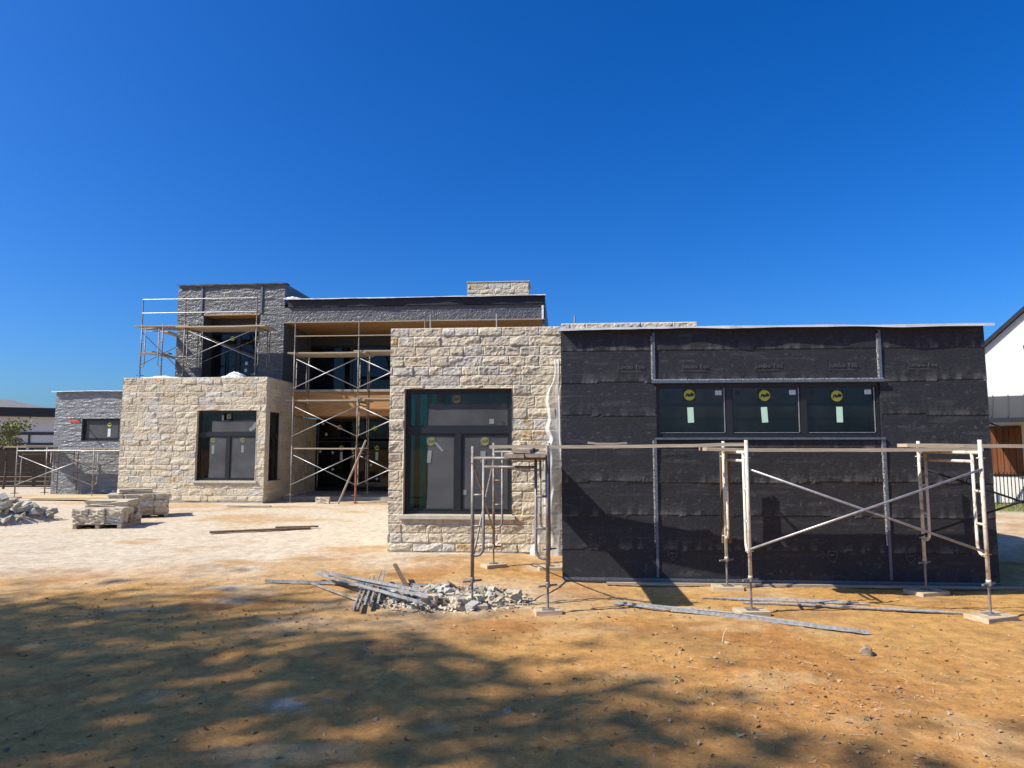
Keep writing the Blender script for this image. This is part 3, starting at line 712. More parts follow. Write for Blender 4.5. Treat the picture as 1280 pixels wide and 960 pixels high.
pad(*W(4.60, -1.74)[:2], 'wide pale wood pad under the front right leg of the black wall scaffold', .35, (.46, .28))
pad(*W(4.65, -.33)[:2], 'grey wood pad in the shade under the rear right leg of the black wall scaffold', .3, (.44, .3))
MB()
zt = 1.815
plank(W(1.75, -1.1, zt), W(4.95, -1.08, zt), 'front plank of the deck before the black wall, nearest to the camera')
plank(W(1.85, -.86, zt), W(5.0, -.83, zt), 'middle plank of the deck before the black wall, between its two neighbours')
plank(W(1.8, -.62, zt), W(4.9, -.6, zt), 'rear plank of the deck, closest to the black wall')
plank(W(4.15, -.95, zt+.047), W(7.6, -.95, zt+.047), 'long plank running off the right edge of the photo past the white house')
plank(W(4.1, -1.08, zt+.047), W(4.75, -1.06, zt+.047), 'short pale board lying on the deck by the right scaffold leg', w_=.2, h_=.03, m='pad')
plank((-.28, 9.2, zt+.03), tuple(W(2.32, -.78, zt+.06)), 'long plank bridging from the stone bay scaffold to the black wall scaffold')
plank(W(.35, -.6, zt+.088), W(.85, -.6, zt+.09), 'short board lying on the bridging plank near the corner of the black wall', w_=.18, h_=.025)
br = MB().box(-.06, .06, -.03, .03, -1.2, 0).build('wood_post', M['post']); br.location = W(2.17, -.30, 1.80)
tag(br, 'dark brown timber post tied beside the rear left scaffold leg before the black wall', 'timber post')
# S2: before the stone bay window
c2 = [Vector((-.46, 8.05, 0)), Vector((.40, 7.78, 0)), Vector((-.28, 10.55, 0)), Vector((.56, 10.35, 0))]
s2 = empty('scaffold', (.05, 9.2, 0), 'narrow rusty steel scaffold standing in front of the stone bay window', 'scaffold', 'scaffolds around the house')
frame(c2[0], c2[1], .33, 1.87, s2, 'steel', hoop=.135, base=padz); frame(c2[2], c2[3], .36, 1.93, s2, 'steel', hoop=.135, base=padz)
xbrace(c2[0], c2[2], .62, 1.75, s2, 'steel')
under(s2)
pad(*c2[0][:2], 'pale wood pad beside the rubble under the left leg of the stone bay scaffold', .2)
pad(*c2[1][:2], 'clean pale wood pad under the right front leg of the stone bay scaffold', .15, (.3, .16))
pad(*c2[2][:2], 'wood pad under the rear left leg of the scaffold below the stone bay window', .5)
pad(*c2[3][:2], 'wood pad under the rear right leg of the scaffold at the plastic sheet', .1)
for i, lab in enumerate(('left board of the short deck crossing the stone bay scaffold from front to back', 'right board of the short deck crossing the stone bay scaffold from front to back')):
    x = .02+i*.235
    plank((x+.0, 7.6, 1.742), (x+.14, 10.6, 1.80), lab, w_=.225)
plank((.10, 7.62, 1.79), (.26, 10.3, 1.85), 'third board lying on top of the short deck of the stone bay scaffold', w_=.2)
# S3: tall one before the porch
s3 = empty('scaffold', W(-6.6, 11.8, .1), 'tall three-lift steel scaffold with guard rails in front of the glazed porch', 'scaffold', 'scaffolds around the house')
U3 = [-8.5, -6.42, -4.3]; V3 = (11.3, 12.55)
for i, u in enumerate(U3):
    for k in range(3):
        zb = .40+1.52*k
        frame(W(u, V3[0]), W(u, V3[1]), zb, zb+1.52 if k < 2 else zb+1.5, s3, 'steel', hoop=.2, jack=(k == 0), base=lambda x, y: Z(x, y)+.02 if y < 21.6 else .3)
    MB().tube([W(u, V3[0], 4.9), W(u, V3[0], 5.9)], R*.9).build('guard_post', M['steel'], s3)
for i in range(2):
    for k in range(3):
        z0 = .40+1.52*k
        xbrace(W(U3[i], V3[0]), W(U3[i+1], V3[0]), z0+.3, z0+1.25, s3)
    MB().tube([W(U3[i], V3[0]-.03, 5.4), W(U3[i+1], V3[0]-.03, 5.4)], .017).build('guard_rail', M['plank'], s3)
MB().tube([W(-6.42, V3[0]-.02, .15), W(-6.42, V3[0]-.02, 1.9)], .03).build('leg_sleeve', M['rusty'], s3)
under(s3)
for i, (z, nm) in enumerate(((4.86, 'top deck'), (3.34, 'middle deck'))):
    for j in range(4):
        v = V3[0]+.15+j*.25
        plank(W(-8.75, v, z), W(-6.2, v, z), '%s plank of the porch %s, counted from the front' % (('first', 'second', 'third', 'last')[j], 'scaffold\'s '+nm))
        plank(W(-6.6, v+.02, z+.046), W(-3.9, v+.02, z+.046), '%s overlapping plank at the right end of the porch %s' % (('front', 'second', 'third', 'rear')[j], 'scaffold\'s '+nm))
plank(W(-8.5, 11.42, 1.82), W(-6.1, 11.42, 1.82), 'single low plank across the bottom lift of the porch scaffold', w_=.22)
lean = MB().beam((0, 0, 0), (.75, .3, 1.95), .09, .045).build('leaning_board', M['plank']); lean.location = (*W(-6.85, 10.95)[:2], Z(*W(-6.85, 10.95)[:2]))
tag(lean, 'grey board leaning against the tall porch scaffold', 'board')
# S4: far left
s4 = empty('scaffold', W(-17, 12.9, 0), 'low scaffold with crossed braces before the small grey-wrapped wing at far left', 'scaffold', 'scaffolds around the house')
U4 = [-18.5, -15.75]; V4 = (12.3, 14.2)
for u in U4: frame(W(u, V4[0]), W(u+.02, V4[1]), .34, 1.88, s4, 'steel', hoop=.2, base=padz)
frame(W(-17.75, 12.7), W(-17.73, 14.2), .34, 1.88, s4, 'steel', hoop=.2, base=padz)
xbrace(W(U4[0], V4[0]), W(U4[1], V4[0]), .6, 1.6, s4); xbrace(W(U4[0], V4[1]), W(U4[1], V4[1]), .6, 1.6, s4, 'steel')
MB().tube([W(U4[0], V4[0], 1.76), W(U4[1]+1, V4[0], 1.76)], .017).build('ledger', M['zinc'], s4)
under(s4)
for u, v, lab in ((U4[0], V4[0], 'pad under the front left leg of the far left scaffold'), (U4[1], V4[0], 'pad under the front right leg of the far left scaffold')): pad(*W(u, v)[:2], 'small wood '+lab)
for j in range(3):
    plank(W(-18.75, 13.45+j*.27, 1.77), W(-16.5, 13.45+j*.27, 1.77), '%s plank on the left end of the far left scaffold' % ('front', 'middle', 'rear')[j], m='pad')
    plank(W(-17.0, 13.43+j*.28, 1.817), W(-14.3, 13.43+j*.28, 1.817), '%s grey plank on the right end of the far left scaffold' % ('front', 'middle', 'rear')[j])
for j in range(3): plank(W(-18.35-.26*j, 12.3, 1.87), W(-19.15-.26*j, 15.6, 1.87), '%s plank of the deck running back past the left corner of the grey-wrapped wing' % ('right', 'middle', 'left')[j], m='pad')
# S5: on the roof of the stone wing before the tower
s5 = empty('scaffold', W(-11.9, 12.4, 3.96), 'scaffold with double guard rail on the stone wing roof before the tower', 'scaffold', 'scaffolds around the house')
U5 = [-13.93, -12.45, -10.0]; rb = lambda x, y: 3.962
for u in U5[1:]:
    frame(W(u, 11.75), W(u+.02, 12.75), 4.25, 5.95, s5, 'steel', hoop=.18, base=rb)
    MB().tube([W(u, 11.75, 5.9), W(u, 11.75, 6.82)], R*.9).build('guard_post', M['steel'], s5)
frame(W(-13.93, 11.75), W(-13.2, 11.75), 4.25, 5.95, s5, 'steel', hoop=.13, base=rb)
frame(W(-13.88, 14.2), W(-13.52, 14.2), 4.25, 5.95, s5, 'steel', hoop=.1, base=rb)
MB().tube([W(-13.93, 11.75, 5.9), W(-13.93, 11.75, 6.82)], R*.9).build('guard_post', M['steel'], s5)
for z in (6.32, 6.78):
    MB().tube([W(-13.93, 11.72, z), W(-10.0, 11.72, z)], .013).build('guard_rail', M['zinc'], s5)
xbrace(W(-12.45, 11.75), W(-10.0, 11.75), 4.75, 5.75, s5); xbrace(W(-13.93, 11.75), W(-13.88, 14.2), 4.6, 5.7, s5, 'steel')
xbrace(W(-12.45, 12.75), W(-10.0, 12.75), 4.75, 5.75, s5, 'steel')
under(s5)
for j in range(4):
    plank(W(-12.75, 11.82+j*.245, 5.83), W(-9.7, 11.82+j*.245, 5.83), '%s plank of the roof scaffold deck before the tower window' % ('front', 'second', 'third', 'rear')[j], m='pad')
    if j < 3: plank(W(-14.2, 11.84+j*.245, 5.876), W(-12.3, 11.84+j*.245, 5.876), '%s plank on the left end of the roof scaffold deck' % ('front', 'middle', 'rear')[j])
plank(W(-13.72, 12.65, 5.84), W(-13.66, 15.3, 5.84), 'plank running back along the left side of the tower', w_=.3, m='pad')
plank(W(-13.95, 11.85, 4.98), W(-13.0, 11.9, 4.96), 'short sagging plank low on the left end of the roof scaffold')
plank(W(-13.7, 11.9, 5.02), W(-13.66, 14.3, 5.0), 'low plank running back beside the tower under the upper one')

# ------------------------------------------------------------------ loose things
def rock_mesh(s, seed, flat=1.):
    rs = random.Random(seed); bm = bmesh.new()
    for k in range(14):
        v = Vector((rs.uniform(-1, 1), rs.uniform(-1, 1), rs.uniform(-1, 1)))
        v = v/max(abs(v.x), abs(v.y), abs(v.z))*rs.uniform(.6, 1)
        bm.verts.new((v.x*s[0]/2, v.y*s[1]/2, v.z*s[2]/2*flat))
    r = bmesh.ops.convex_hull(bm, input=bm.verts)
    for v in [v for v in bm.verts if not v.link_faces]: bm.verts.remove(v)
    bmesh.ops.bevel(bm, geom=bm.edges[:], offset=min(s)*.03, segments=1, affect='EDGES')
    me = bpy.data.meshes.new('rock'); bm.to_mesh(me); bm.free(); return me
def block_mesh(s, seed):
    """sawn block with one rock-faced side"""
    rs = np.random.RandomState(seed); bm = bmesh.new(); bmesh.ops.create_cube(bm, size=1)
    bmesh.ops.subdivide_edges(bm, edges=bm.edges[:], cuts=4, use_grid_fill=True)
    for v in bm.verts:
        x, y, z = v.co; v.co = (x*s[0], y*s[1], z*s[2])
        nrm = .012
        v.co.x += nrm*rs.uniform(-1, 1)*(abs(x) > .49)*1.5; v.co.y += nrm*rs.uniform(-1, 1)*(abs(y) > .49)*2; v.co.z += .003*rs.uniform(-1, 1)
    me = bpy.data.meshes.new('block'); bm.to_mesh(me); bm.free(); return me
def stone_mat(name, c, r=.92): return mat(name, c, rough=r, spec=.12, var=.22, scale=9, bump=.006, bscale=35, dirt=((.42, .3, .15), 5, .6, .8))
SM = [stone_mat('rubble_grey', (.36, .345, .3)), stone_mat('rubble_cream', (.5, .435, .325)), stone_mat('rubble_pale', (.5, .475, .42)), stone_mat('rubble_buff', (.34, .26, .17))]
def pile(cx, cy, rx, ry, hgt, n, sizes, label, group, stufflabel, nsmall, seed, mix):
    rs = random.Random(seed)
    H = lambda x, y: hgt*max(0, 1-((x-cx)/rx)**2-((y-cy)/ry)**2)**.8
    protos = [[None]*4 for k in range(5)]
    for k in range(n):
        r = math.sqrt(rs.random())*.95; t = rs.uniform(0, 6.283); x = cx+rx*r*math.cos(t); y = cy+ry*r*math.sin(t)
        s = rs.uniform(*sizes); mi = rs.choices(range(4), mix)[0]; b = 0
        key = rs.randrange(5)
        if protos[key][mi] is None:
            me_ = (block_mesh((1, .62, .45), seed+key) if key < 1 else rock_mesh((1, .75, .5), seed+key*7)); me_.materials.append(SM[mi]); protos[key][mi] = me_
        o = bpy.data.objects.new('stone_chunk', protos[key][mi]); COL.objects.link(o)
        o.location = (x, y, Z(x, y)+H(x, y)+s*.12); o.scale = (s, s*rs.uniform(.7, 1.1), s*rs.uniform(.6, 1.1)); o.rotation_euler = (rs.uniform(-.6, .6), rs.uniform(-.6, .6), rs.uniform(0, 6.28))
        tag(o, label, 'stone', group)
    # crushed small stuff under and round it
    mb = MB(); 
    for k in range(nsmall):
        r = math.sqrt(rs.random())*1.18; t = rs.uniform(0, 6.283); x = cx+rx*r*math.cos(t); y = cy+ry*r*math.sin(t); s = rs.uniform(.02, .075)
        pts = [Vector((rs.uniform(-1, 1), rs.uniform(-1, 1), rs.uniform(-.6, .8)))*s*.6 for _ in range(4)]
        z = Z(x, y)+H(x, y)*.85+s*.1
        mb.add([(p.x+x, p.y+y, p.z+z) for p in pts], [(0, 1, 2), (0, 3, 1), (1, 3, 2), (2, 3, 0)])
    # core
    N = 26; vs = []; 
    for i in range(N):
        for j in range(N):
            x = cx+rx*1.05*(2*i/(N-1)-1); y = cy+ry*1.05*(2*j/(N-1)-1); vs.append((x, y, Z(x, y)-.02+H(x, y)*.9+.02*float(vnoise(x*9, y*9, seed))-.03*(H(x, y) < .01)))
    mb.add(vs, [(i*N+j, (i+1)*N+j, (i+1)*N+j+1, i*N+j+1) for i in range(N-1) for j in range(N-1)])
    o = mb.build('crushed_stone', SM[1]); o['kind'] = 'stuff'; o['label'] = stufflabel; o['category'] = 'rubble'
pile(-.80, 8.5, .92, .62, .10, 150, (.05, .18), 'broken limestone chunk in the rubble pile before the stone bay', 'limestone rubble before the stone bay', 'crushed limestone chips spread under the rubble pile before the stone bay', 1300, 5, (3, 4, 2, 3))
pile(-12.7, 16.3, 1.75, 1.2, .5, 110, (.12, .42), 'grey broken stone in the rubble heap at the left edge', 'stone rubble at the left edge', 'grey crushed stone spread under the rubble heap at the left edge', 600, 6, (6, 1, 4, 0))
# bigger sawn offcuts of the near pile
for k, (x, y, s, r, lab) in enumerate(((-.95, 8.02, (.24, .16, .2), .2, 'cream sawn stone offcut at the front left of the near rubble pile'), (-.62, 7.97, (.2, .17, .16), .9, 'tilted cream stone offcut at the front of the near rubble pile'), (-.45, 8.15, (.3, .16, .16), -.6, 'long stone offcut leaning in the middle of the near rubble pile'), (.02, 8.38, (.24, .14, .16), .1, 'grey squared offcut beside the scaffold leg in the near rubble pile'), (-.85, 8.5, (.24, .2, .13), .5, 'pale rounded stone on top of the near rubble pile'))):
    me_ = block_mesh(tuple(.72*q for q in s), 300+k) if k < 4 else rock_mesh(s, 77); o = mesh_obj('stone_offcut', me_, SM[1 if k != 4 else 2]); o.location = (x, y, Z(x, y)+.075+.05*(k == 4)); o.rotation_euler = (.2*(k % 2), .25*(k == 1), r); tag(o, lab, 'stone')
# pallets of cut stone
def stone_pallet(cx, cy, rz, nx_, ny_, nz_, label, glabel, group, seed, drop=()):
    zg = Z(cx, cy); p = empty('pallet', (cx, cy, zg), label, 'pallet', None, rz); bx, by, bz = .33, .21, .165
    Lx, Ly = nx_*bx, ny_*by
    for k in range(5): MB().box(-Lx/2, Lx/2, -Ly/2+k*(Ly-.1)/4, -Ly/2+k*(Ly-.1)/4+.1, .08, .1).build('deck_board', M['plank'], p)
    for k in range(3): MB().box(-Lx/2+k*(Lx-.08)/2, -Lx/2+k*(Lx-.08)/2+.08, -Ly/2, Ly/2, -.02, .079).build('stringer', M['plank'], p)
    rs = random.Random(seed); protos = [block_mesh((bx*.97, by*.95, bz*.98), seed+i) for i in range(6)]
    for i, pm in enumerate(protos): pm.materials.append(SM[(1, 1, 3, 1, 2, 1)[i]])
    c, s = math.cos(rz), math.sin(rz)
    for k in range(nz_):
        for i in range(nx_):
            for j in range(ny_):
                if k == nz_-1 and rs.random() < .22: continue
                if k < nz_-1 and 0 < i < nx_-1 and 0 < j < ny_-1: continue    # buried core, never seen
                x = (i+.5)*bx-Lx/2+rs.uniform(-.03, .03); y = (j+.5)*by-Ly/2+rs.uniform(-.03, .03)
                o = bpy.data.objects.new('stone_block', rs.choice(protos)); COL.objects.link(o)
                o.location = (cx+x*c-y*s, cy+x*s+y*c, zg+.1+(k+.5)*bz); o.rotation_euler = (0, 0, rz+rs.uniform(-.12, .12)+math.pi*(rs.random() < .5))
                tag(o, glabel, 'stone block', group)
stone_pallet(-9.1, 15.55, .12, 3, 5, 2, 'wooden pallet under the low stack of cut limestone nearest the camera', 'cut limestone block in the low front stack on the pallet', 'limestone blocks on the front pallet', 400)
stone_pallet(-9.55, 17.6, .5, 4, 5, 3, 'wooden pallet under the taller stack of cut limestone behind', 'cut limestone block in the taller rear stack on the pallet', 'limestone blocks on the rear pallet', 410)
o = mesh_obj('stone_slab', block_mesh((.75, .4, .12), 5), SM[1]); o.location = (-9.6, 17.5, Z(-9, 17.6)+.1+3*.165+.055); o.rotation_euler = (0, 0, .6); tag(o, 'single loose limestone slab lying on top of the taller stack', 'stone slab')
o = mesh_obj('stone_slab', block_mesh((.9, .62, .14), 6), SM[1]); o.location = (-9.15, 15.75, Z(-9, 15.6)+.1+2*.165+.07); o.rotation_euler = (0, 0, .15); tag(o, 'broad limestone slab lying on top of the low front stack', 'stone slab')
# plywood sheets, boards, block on the ground
def sheet(x, y, sx, sy, th, rz, m, name, label, cat, dz=.02, tilt=0):
    o = MB().box(-sx/2, sx/2, -sy/2, sy/2, -th/2, th/2).build(name, M[m], bevel=.003); o.location = (x, y, Z(x, y)+dz+th/2); o.rotation_euler = (tilt, 0, rz); return tag(o, label, cat)
sheet(-14.6, 23.0, 2.7, 1.25, .02, .1, 'newply', 'plywood_sheet', 'pale plywood sheet lying before the small grey-wrapped wing', 'plywood', .07, .02)
sheet(-14.3, 22.75, 2.4, 1.2, .02, -.08, 'newply', 'plywood_sheet', 'lower plywood sheet peeking out under the other before the wing', 'plywood', .03)
sheet(-5.3, 14.6, 2.0, .16, .03, .38, 'post', 'ground_board', 'long dark thin board lying on the pale dirt in the yard centre', 'board', .02)
sheet(-4.7, 15.1, .9, .1, .03, .2, 'post', 'ground_board', 'short dark board at the right end of the long one in the yard', 'board', .03)
sheet(-7.6, 19.9, 1.3, .12, .03, -.1, 'plank', 'ground_board', 'pale thin board at the foot of the stone wing window', 'board', .02)
o = mesh_obj('stone_block', block_mesh((.4, .22, .2), 9), SM[1]); o.location = (*W(-7.35, 11.0)[:2], Z(*W(-7.35, 11.0)[:2])+.1); tag(o, 'lone cut stone block on the dirt before the porch scaffold', 'stone block')
# steel strips and rebar
def angle_bar(p, q, w_=.03, th=.004):
    p = Vector(p); q = Vector(q); mb = MB(); mb.beam(p, q, w_, th); d = (q-p).normalized(); s = d.cross(Vector((0, 0, 1))).normalized()*-w_*.5
    mb.beam(p+s+Vector((0, 0, w_*.5)), q+s+Vector((0, 0, w_*.5)), th, w_); return mb
def bar_obj(mb, name, label, cat, group, m='rebar'):
    c = Vector(np.mean(np.array(mb.v), 0)); o = mb.build(name, M[m], off=c); o.location = c; return tag(o, label, cat, group)
def gp(x, y, dz=0.): return Vector((x, y, Z(x, y)+dz))
bars = [((-1.95, 9.5, .06), (-1.72, 7.75, .05)), ((-1.88, 9.45, .09), (-1.66, 7.85, .08)), ((-1.80, 9.5, .14), (-1.62, 7.95, .06)), ((-1.99, 9.3, .03), (-1.78, 7.82, .03)), ((-1.72, 9.35, .19), (-1.55, 8.05, .05)),
        ((-2.75, 9.65, .10), (-1.0, 7.72, .12)), ((-2.65, 9.6, .13), (-.95, 7.8, .16)), ((-2.5, 9.35, .16), (-1.05, 7.95, .2))]
for k, (a, b) in enumerate(bars):
    bar_obj(angle_bar(gp(*a[:2], a[2]), gp(*b[:2], b[2]), .026), 'metal_strip', 'grey metal lath strip in the crossed bundle left of the near rubble', 'metal strip', 'metal strips beside the near rubble')
bar_obj(angle_bar(gp(-3.4, 9.55, .02), gp(-.9, 9.0, .06), .03), 'metal_strip', 'long thin metal strip lying flat out to the left of the bundle', 'metal strip', 'metal strips beside the near rubble')
bar_obj(MB().beam(gp(-1.62, 9.6, .22), gp(-1.18, 8.3, .06), .05, .03), 'board_offcut', 'rusty brown board leaning over the metal strip bundle', 'board', None, 'post')
bar_obj(MB().beam(gp(-2.7, 9.4, .02), gp(-1.75, 8.2, .03), .03, .02), 'board_offcut', 'thin grey stick lying left of the metal strip bundle', 'stick', None, 'plank')
bar_obj(angle_bar(gp(1.2, 8.25, .02), gp(3.55, 6.95, .02), .03, .006), 'steel_angle', 'long grey steel angle lying diagonally on the orange dirt', 'steel angle', None)
bar_obj(MB().tube([gp(1.28, 8.27, .03), gp(2.4, 7.68, .035), gp(3.3, 7.15, .03)], .011), 'rebar', 'thin steel rod lying along the long steel angle', 'rebar', None)
for k in range(4): bar_obj(MB().tube([gp(2.35+.1*k, 8.62-.05*k, .02), gp(3.9+.1*k, 8.38-.06*k, .02)], .012, 6), 'rebar', 'steel bar in the bundle lying behind the front left scaffold leg', 'rebar', 'bars behind the front scaffold leg')
for k in range(4): bar_obj(MB().tube([gp(2.75+.12*k, 8.3-.03*k, .02), gp(4.7+.09*k, 7.85-.05*k, .02)], .012, 6), 'rebar', 'steel bar in the bundle lying on sunny dirt between the scaffold legs', 'rebar', 'bars between the front scaffold legs')
bar_obj(MB().box(-.01, 5.8, 0, .06, 0, .04).build and MB().beam(W(.6, -.10, .02), W(5.95, -.12, .04), .05, .03), 'batten', 'long thin wooden batten at the foot of the black wall', 'batten', None, 'plank')
o = mesh_obj('field_rock', rock_mesh((.15, .12, .12), 3), M['soilrock']); o.location = gp(3.2, 6.35, .04); tag(o, 'fist-sized soil-crusted rock on the orange dirt, lower right', 'rock')
o = MB().tube([(0, 0, 0), (.02, .02, .07), (.055, .02, .13)], [.006, .005, .003], 5).build('stick', M['bone']); o.location = gp(1.98, 6.6, 0); tag(o, 'small pale stick poking up from the orange dirt', 'stick')
o = mesh_obj('clod', rock_mesh((.09, .06, .06), 8), M['soilrock']); o.location = gp(-.02, 5.0, .02)
tag(o, 'dark clod lying in the shaded foreground dirt', 'clod')
# pipes on the roof
for u, v, z0, z1, lab in ((.31, 6.0, 3.5, 4.9, 'tall thin grey vent pipe standing on the black box roof'), (-2.35, 2.35, 3.93, 4.25, 'short rebar stub sticking up left on the stone bay parapet'), (-1.15, 2.35, 3.93, 4.25, 'short rebar stub sticking up right on the stone bay parapet')):
    o = MB().tube([(0, 0, 0), (0, 0, z1-z0)], .022 if u > 0 else .013).build('vent_pipe' if u > 0 else 'rebar', M['rebar' if u < 0 else 'zinc']); o.location = W(u, v, z0); tag(o, lab, 'pipe' if u > 0 else 'rebar')
# plastic sheeting
mb = MB(); N, K = 18, 60; pts = []
for j in range(K+1):
    z = 3.35-(3.35-.06)*j/K; wd = .10+.22*j/K+.2*sstep(np.array(j/K), .03, .25)+.06*math.sin(j*.16)*(j > 20)
    wd *= 1+.35*float(vnoise(z*1.7, 2., 6))+.15*float(vnoise(z*6, 3., 8))
    for i in range(N+1):
        t = i/N; a = -.02-wd*(1-t)-.03*math.sin(z*2)*(1-t)
        pts.append((a, 1.9-.06*math.sin(t*9+z*2.2)-.05*float(vnoise(t*5, z*1.6, 4))-.02*float(vnoise(t*14, z*3, 6)), z))
mb.add(pts, [(j*(N+1)+i, j*(N+1)+i+1, (j+1)*(N+1)+i+1, (j+1)*(N+1)+i) for j in range(K) for i in range(N)])
o = mb.build('plastic_sheet', M['poly'], None, True); o.location = W(0, 0); o.rotation_euler = (0, 0, -HA); tag(o, 'clear crumpled plastic sheet hanging in the corner between stone bay and black wall', 'plastic sheet')
def heap(name, u, v, z, sx, sy, sz, seed, label):
    bm = bmesh.new(); bmesh.ops.create_icosphere(bm, subdivisions=4, radius=1)
    for p in bm.verts:
        n = fbm(np.array([p.co.x*2.1+seed]), np.array([p.co.y*2.1+p.co.z*1.7]), seed, 4)[0]; n2 = vnoise(np.array([p.co.x*7]), np.array([p.co.y*7+p.co.z*5]), seed)[0]
        k = 1+.4*n+.1*n2; p.co = (p.co.x*sx*k, p.co.y*sy*k, max(0, p.co.z*sz*k+sz*.2))
    me_ = bpy.data.meshes.new(name); bm.to_mesh(me_); bm.free(); o = mesh_obj(name, me_, M['plastic'], None, False); o.location = W(u, v, z); o.rotation_euler = (0, 0, -HA); return tag(o, label, 'plastic sheet')
heap('plastic_bundle', -10.5, 11.35, 4.0, .42, .2, .2, 3, 'crumpled white plastic on the wing parapet below the tower window')
heap('plastic_bundle', -13.0, 11.4, 3.99, .8, .22, .14, 8, 'flat white plastic lying on the left half of the wing parapet')
heap('plastic_bundle', -9.3, 12.95, 6.98, .28, .12, .07, 12, 'small white plastic scrap on the canopy edge beside the tower')

# ------------------------------------------------------------------ neighbours
# right: white house behind an iron fence
nh = empty('house', (15.25, 22.0, 0), 'white stucco gabled house with dark metal roof behind the iron fence on the right', 'house', rz=math.radians(-37))
mb = MB(); apx, ez, sl_ = 4.6, 4.95, .95; P = [(0, 0), (2*apx, 0), (2*apx, ez), (apx, ez+apx*sl_), (0, ez)]
mb.add([(x, 0, z) for x, z in P]+[(x, 9, z) for x, z in P], [(0, 1, 2, 3, 4), (9, 8, 7, 6, 5), (5, 0, 4, 9), (1, 6, 7, 2)]); mb.build('wall', M['stucco'], nh)
for sgn in (1, -1):
    mb = MB(); x0 = -.22 if sgn > 0 else 2*apx+.22; z0 = ez-.22*sl_+.03; z1 = ez+apx*sl_+.03
    q = [(x0, z0), (apx, z1), (apx, z1+.16), (x0, z0+.16)]
    mb.add([(x, -.15, z) for x, z in q]+[(x, 9.2, z) for x, z in q], [(3, 2, 1, 0), (4, 5, 6, 7), (0, 1, 5, 4), (1, 2, 6, 5), (2, 3, 7, 6), (3, 0, 4, 7)]); mb.build('roof', M['metalroof'], nh)
smooth_tubes(MB().tube([(-.2, -.08, 4.78), (-.03, -.06, 4.6), (-.04, -.06, 3.3)], .035).build('downpipe', M['stucco'], nh))
MB().box(1.15, 1.35, -.11, -.002, 4.98, 5.07).build('wall_lamp', M['edge'], nh)
MB().box(-.9, -.002, 2.2, 7, 0, 4.35).build('wall', M['stucco'], nh)
MB().box(-1.05, -.002, 2.0, 7.2, 4.352, 4.5).build('roof', M['metalroof'], nh)
mb = MB(); y1, z1, y2, z2 = -.004, 3.5, -2.0, 2.74
mb.add([(-.15, y1, z1), (9, y1, z1), (9, y2, z2), (-.15, y2, z2), (-.15, y1, z1-.1), (9, y1, z1-.1), (9, y2, z2-.14), (-.15, y2, z2-.14)], [(0, 3, 2, 1), (3, 7, 6, 2), (4, 5, 6, 7), (0, 4, 7, 3)])
for k in range(23): mb.beam((-.12+k*.4, y1-.01, z1+.012), (-.12+k*.4, y2, z2+.012), .025, .05)
mb.build('porch_roof', M['metalroof'], nh)
MB().tube([(.05, -1.0, 2.7), (.5, -1.05, 2.45)], .03).build('gutter_pipe', M['edge'], nh)
MB().box(-.02, 9, -.5, -.006, -.2, 2.85).build('porch_wall', M['stucco'], nh)
dr = MB().box(.16, .96, -.56, -.502, 1.02, 2.52).build('wood_panel', M['door'], nh)
for k in range(5): MB().box(.17+k*.158, .31+k*.158, -.58, -.562, 1.04, 2.5).build('panel_board', M['door'], dr)
# iron fence
fe = empty('iron_fence', (16, 20.9, 0), 'black iron picket fence in front of the white house on the right', 'fence')
x0, x1 = 13.6, 22
mb = MB(); 
for k in range(int((x1-x0)/.115)): x = x0+k*.115; mb.box(x-.009, x+.009, -.009, .009, .08, 1.12)
for o_ in (mb.build('picket_panel', M['iron'], fe, off=(16, 0, 0)),): pass
for zz in (.16, 1.0): MB().box(x0-16, x1-16, -.02, .02, zz, zz+.035).build('rail', M['iron'], fe)
for x in (13.6, 16.05, 18.5, 20.9): MB().box(x-16-.035, x-16+.035, -.035, .035, -.1, 1.95 if x < 17 else 1.3).build('fence_post', M['iron'], fe)
# grass tufts along the fence foot
mb = MB(); rs = random.Random(4)
for k in range(2600):
    x = rs.uniform(13.2, 18.5); y = rs.uniform(18.6, 21.0); z = Z(x, y); h_ = rs.uniform(.04, .13); a = rs.uniform(0, 6.28); dx, dy = .012*math.cos(a), .012*math.sin(a)
    mb.add([(x-dx, y-dy, z-.01), (x+dx, y+dy, z-.01), (x+rs.uniform(-.05, .05), y+rs.uniform(-.05, .05), z+h_)], [(0, 1, 2)])
o = mb.build('grass', M['grass']); o['kind'] = 'stuff'; o['label'] = 'thin dry grass along the foot of the iron fence'; o['category'] = 'grass'
# left: board fence, house, small tree
fl = empty('board_fence', (-24, 30, 0), 'dark horizontal board fence, shade in its colour, at the far left edge', 'fence')
for k in range(9): MB().box(-9, 5.5, -.012, .012, .02+k*.195, .02+k*.195+.185).build('board', M['fence'], fl)
for k in range(7): MB().box(-9+k*2.4, -9+k*2.4+.1, .015, .115, -.1, 1.85).build('fence_post', M['fence'], fl)
hl = empty('house', (-36, 46, 0), 'white neighbour house with dark fascia and grey hip roof at far left', 'house', rz=math.radians(25))
MB().box(-14, 4.6, 0, 10, 0, 4.0).build('wall', M['stucco'], hl)
MB().box(-14.2, 6.9, -.5, 10.5, 4.02, 4.62).build('fascia', M['frame'], hl)
MB().box(4.62, 6.6, .8, 10, 0, 4.0).build('wall', M['stucco'], hl)
mb = MB(); mb.add([(-14.2, -.3, 4.62), (4.0, -.3, 4.62), (4.0, 10.3, 4.62), (-14.2, 10.3, 4.62), (-10, 5, 5.45), (.5, 5, 5.45)], [(0, 1, 5, 4), (1, 2, 5), (2, 3, 4, 5), (3, 0, 4)]); mb.build('roof', M['shingle'], hl)
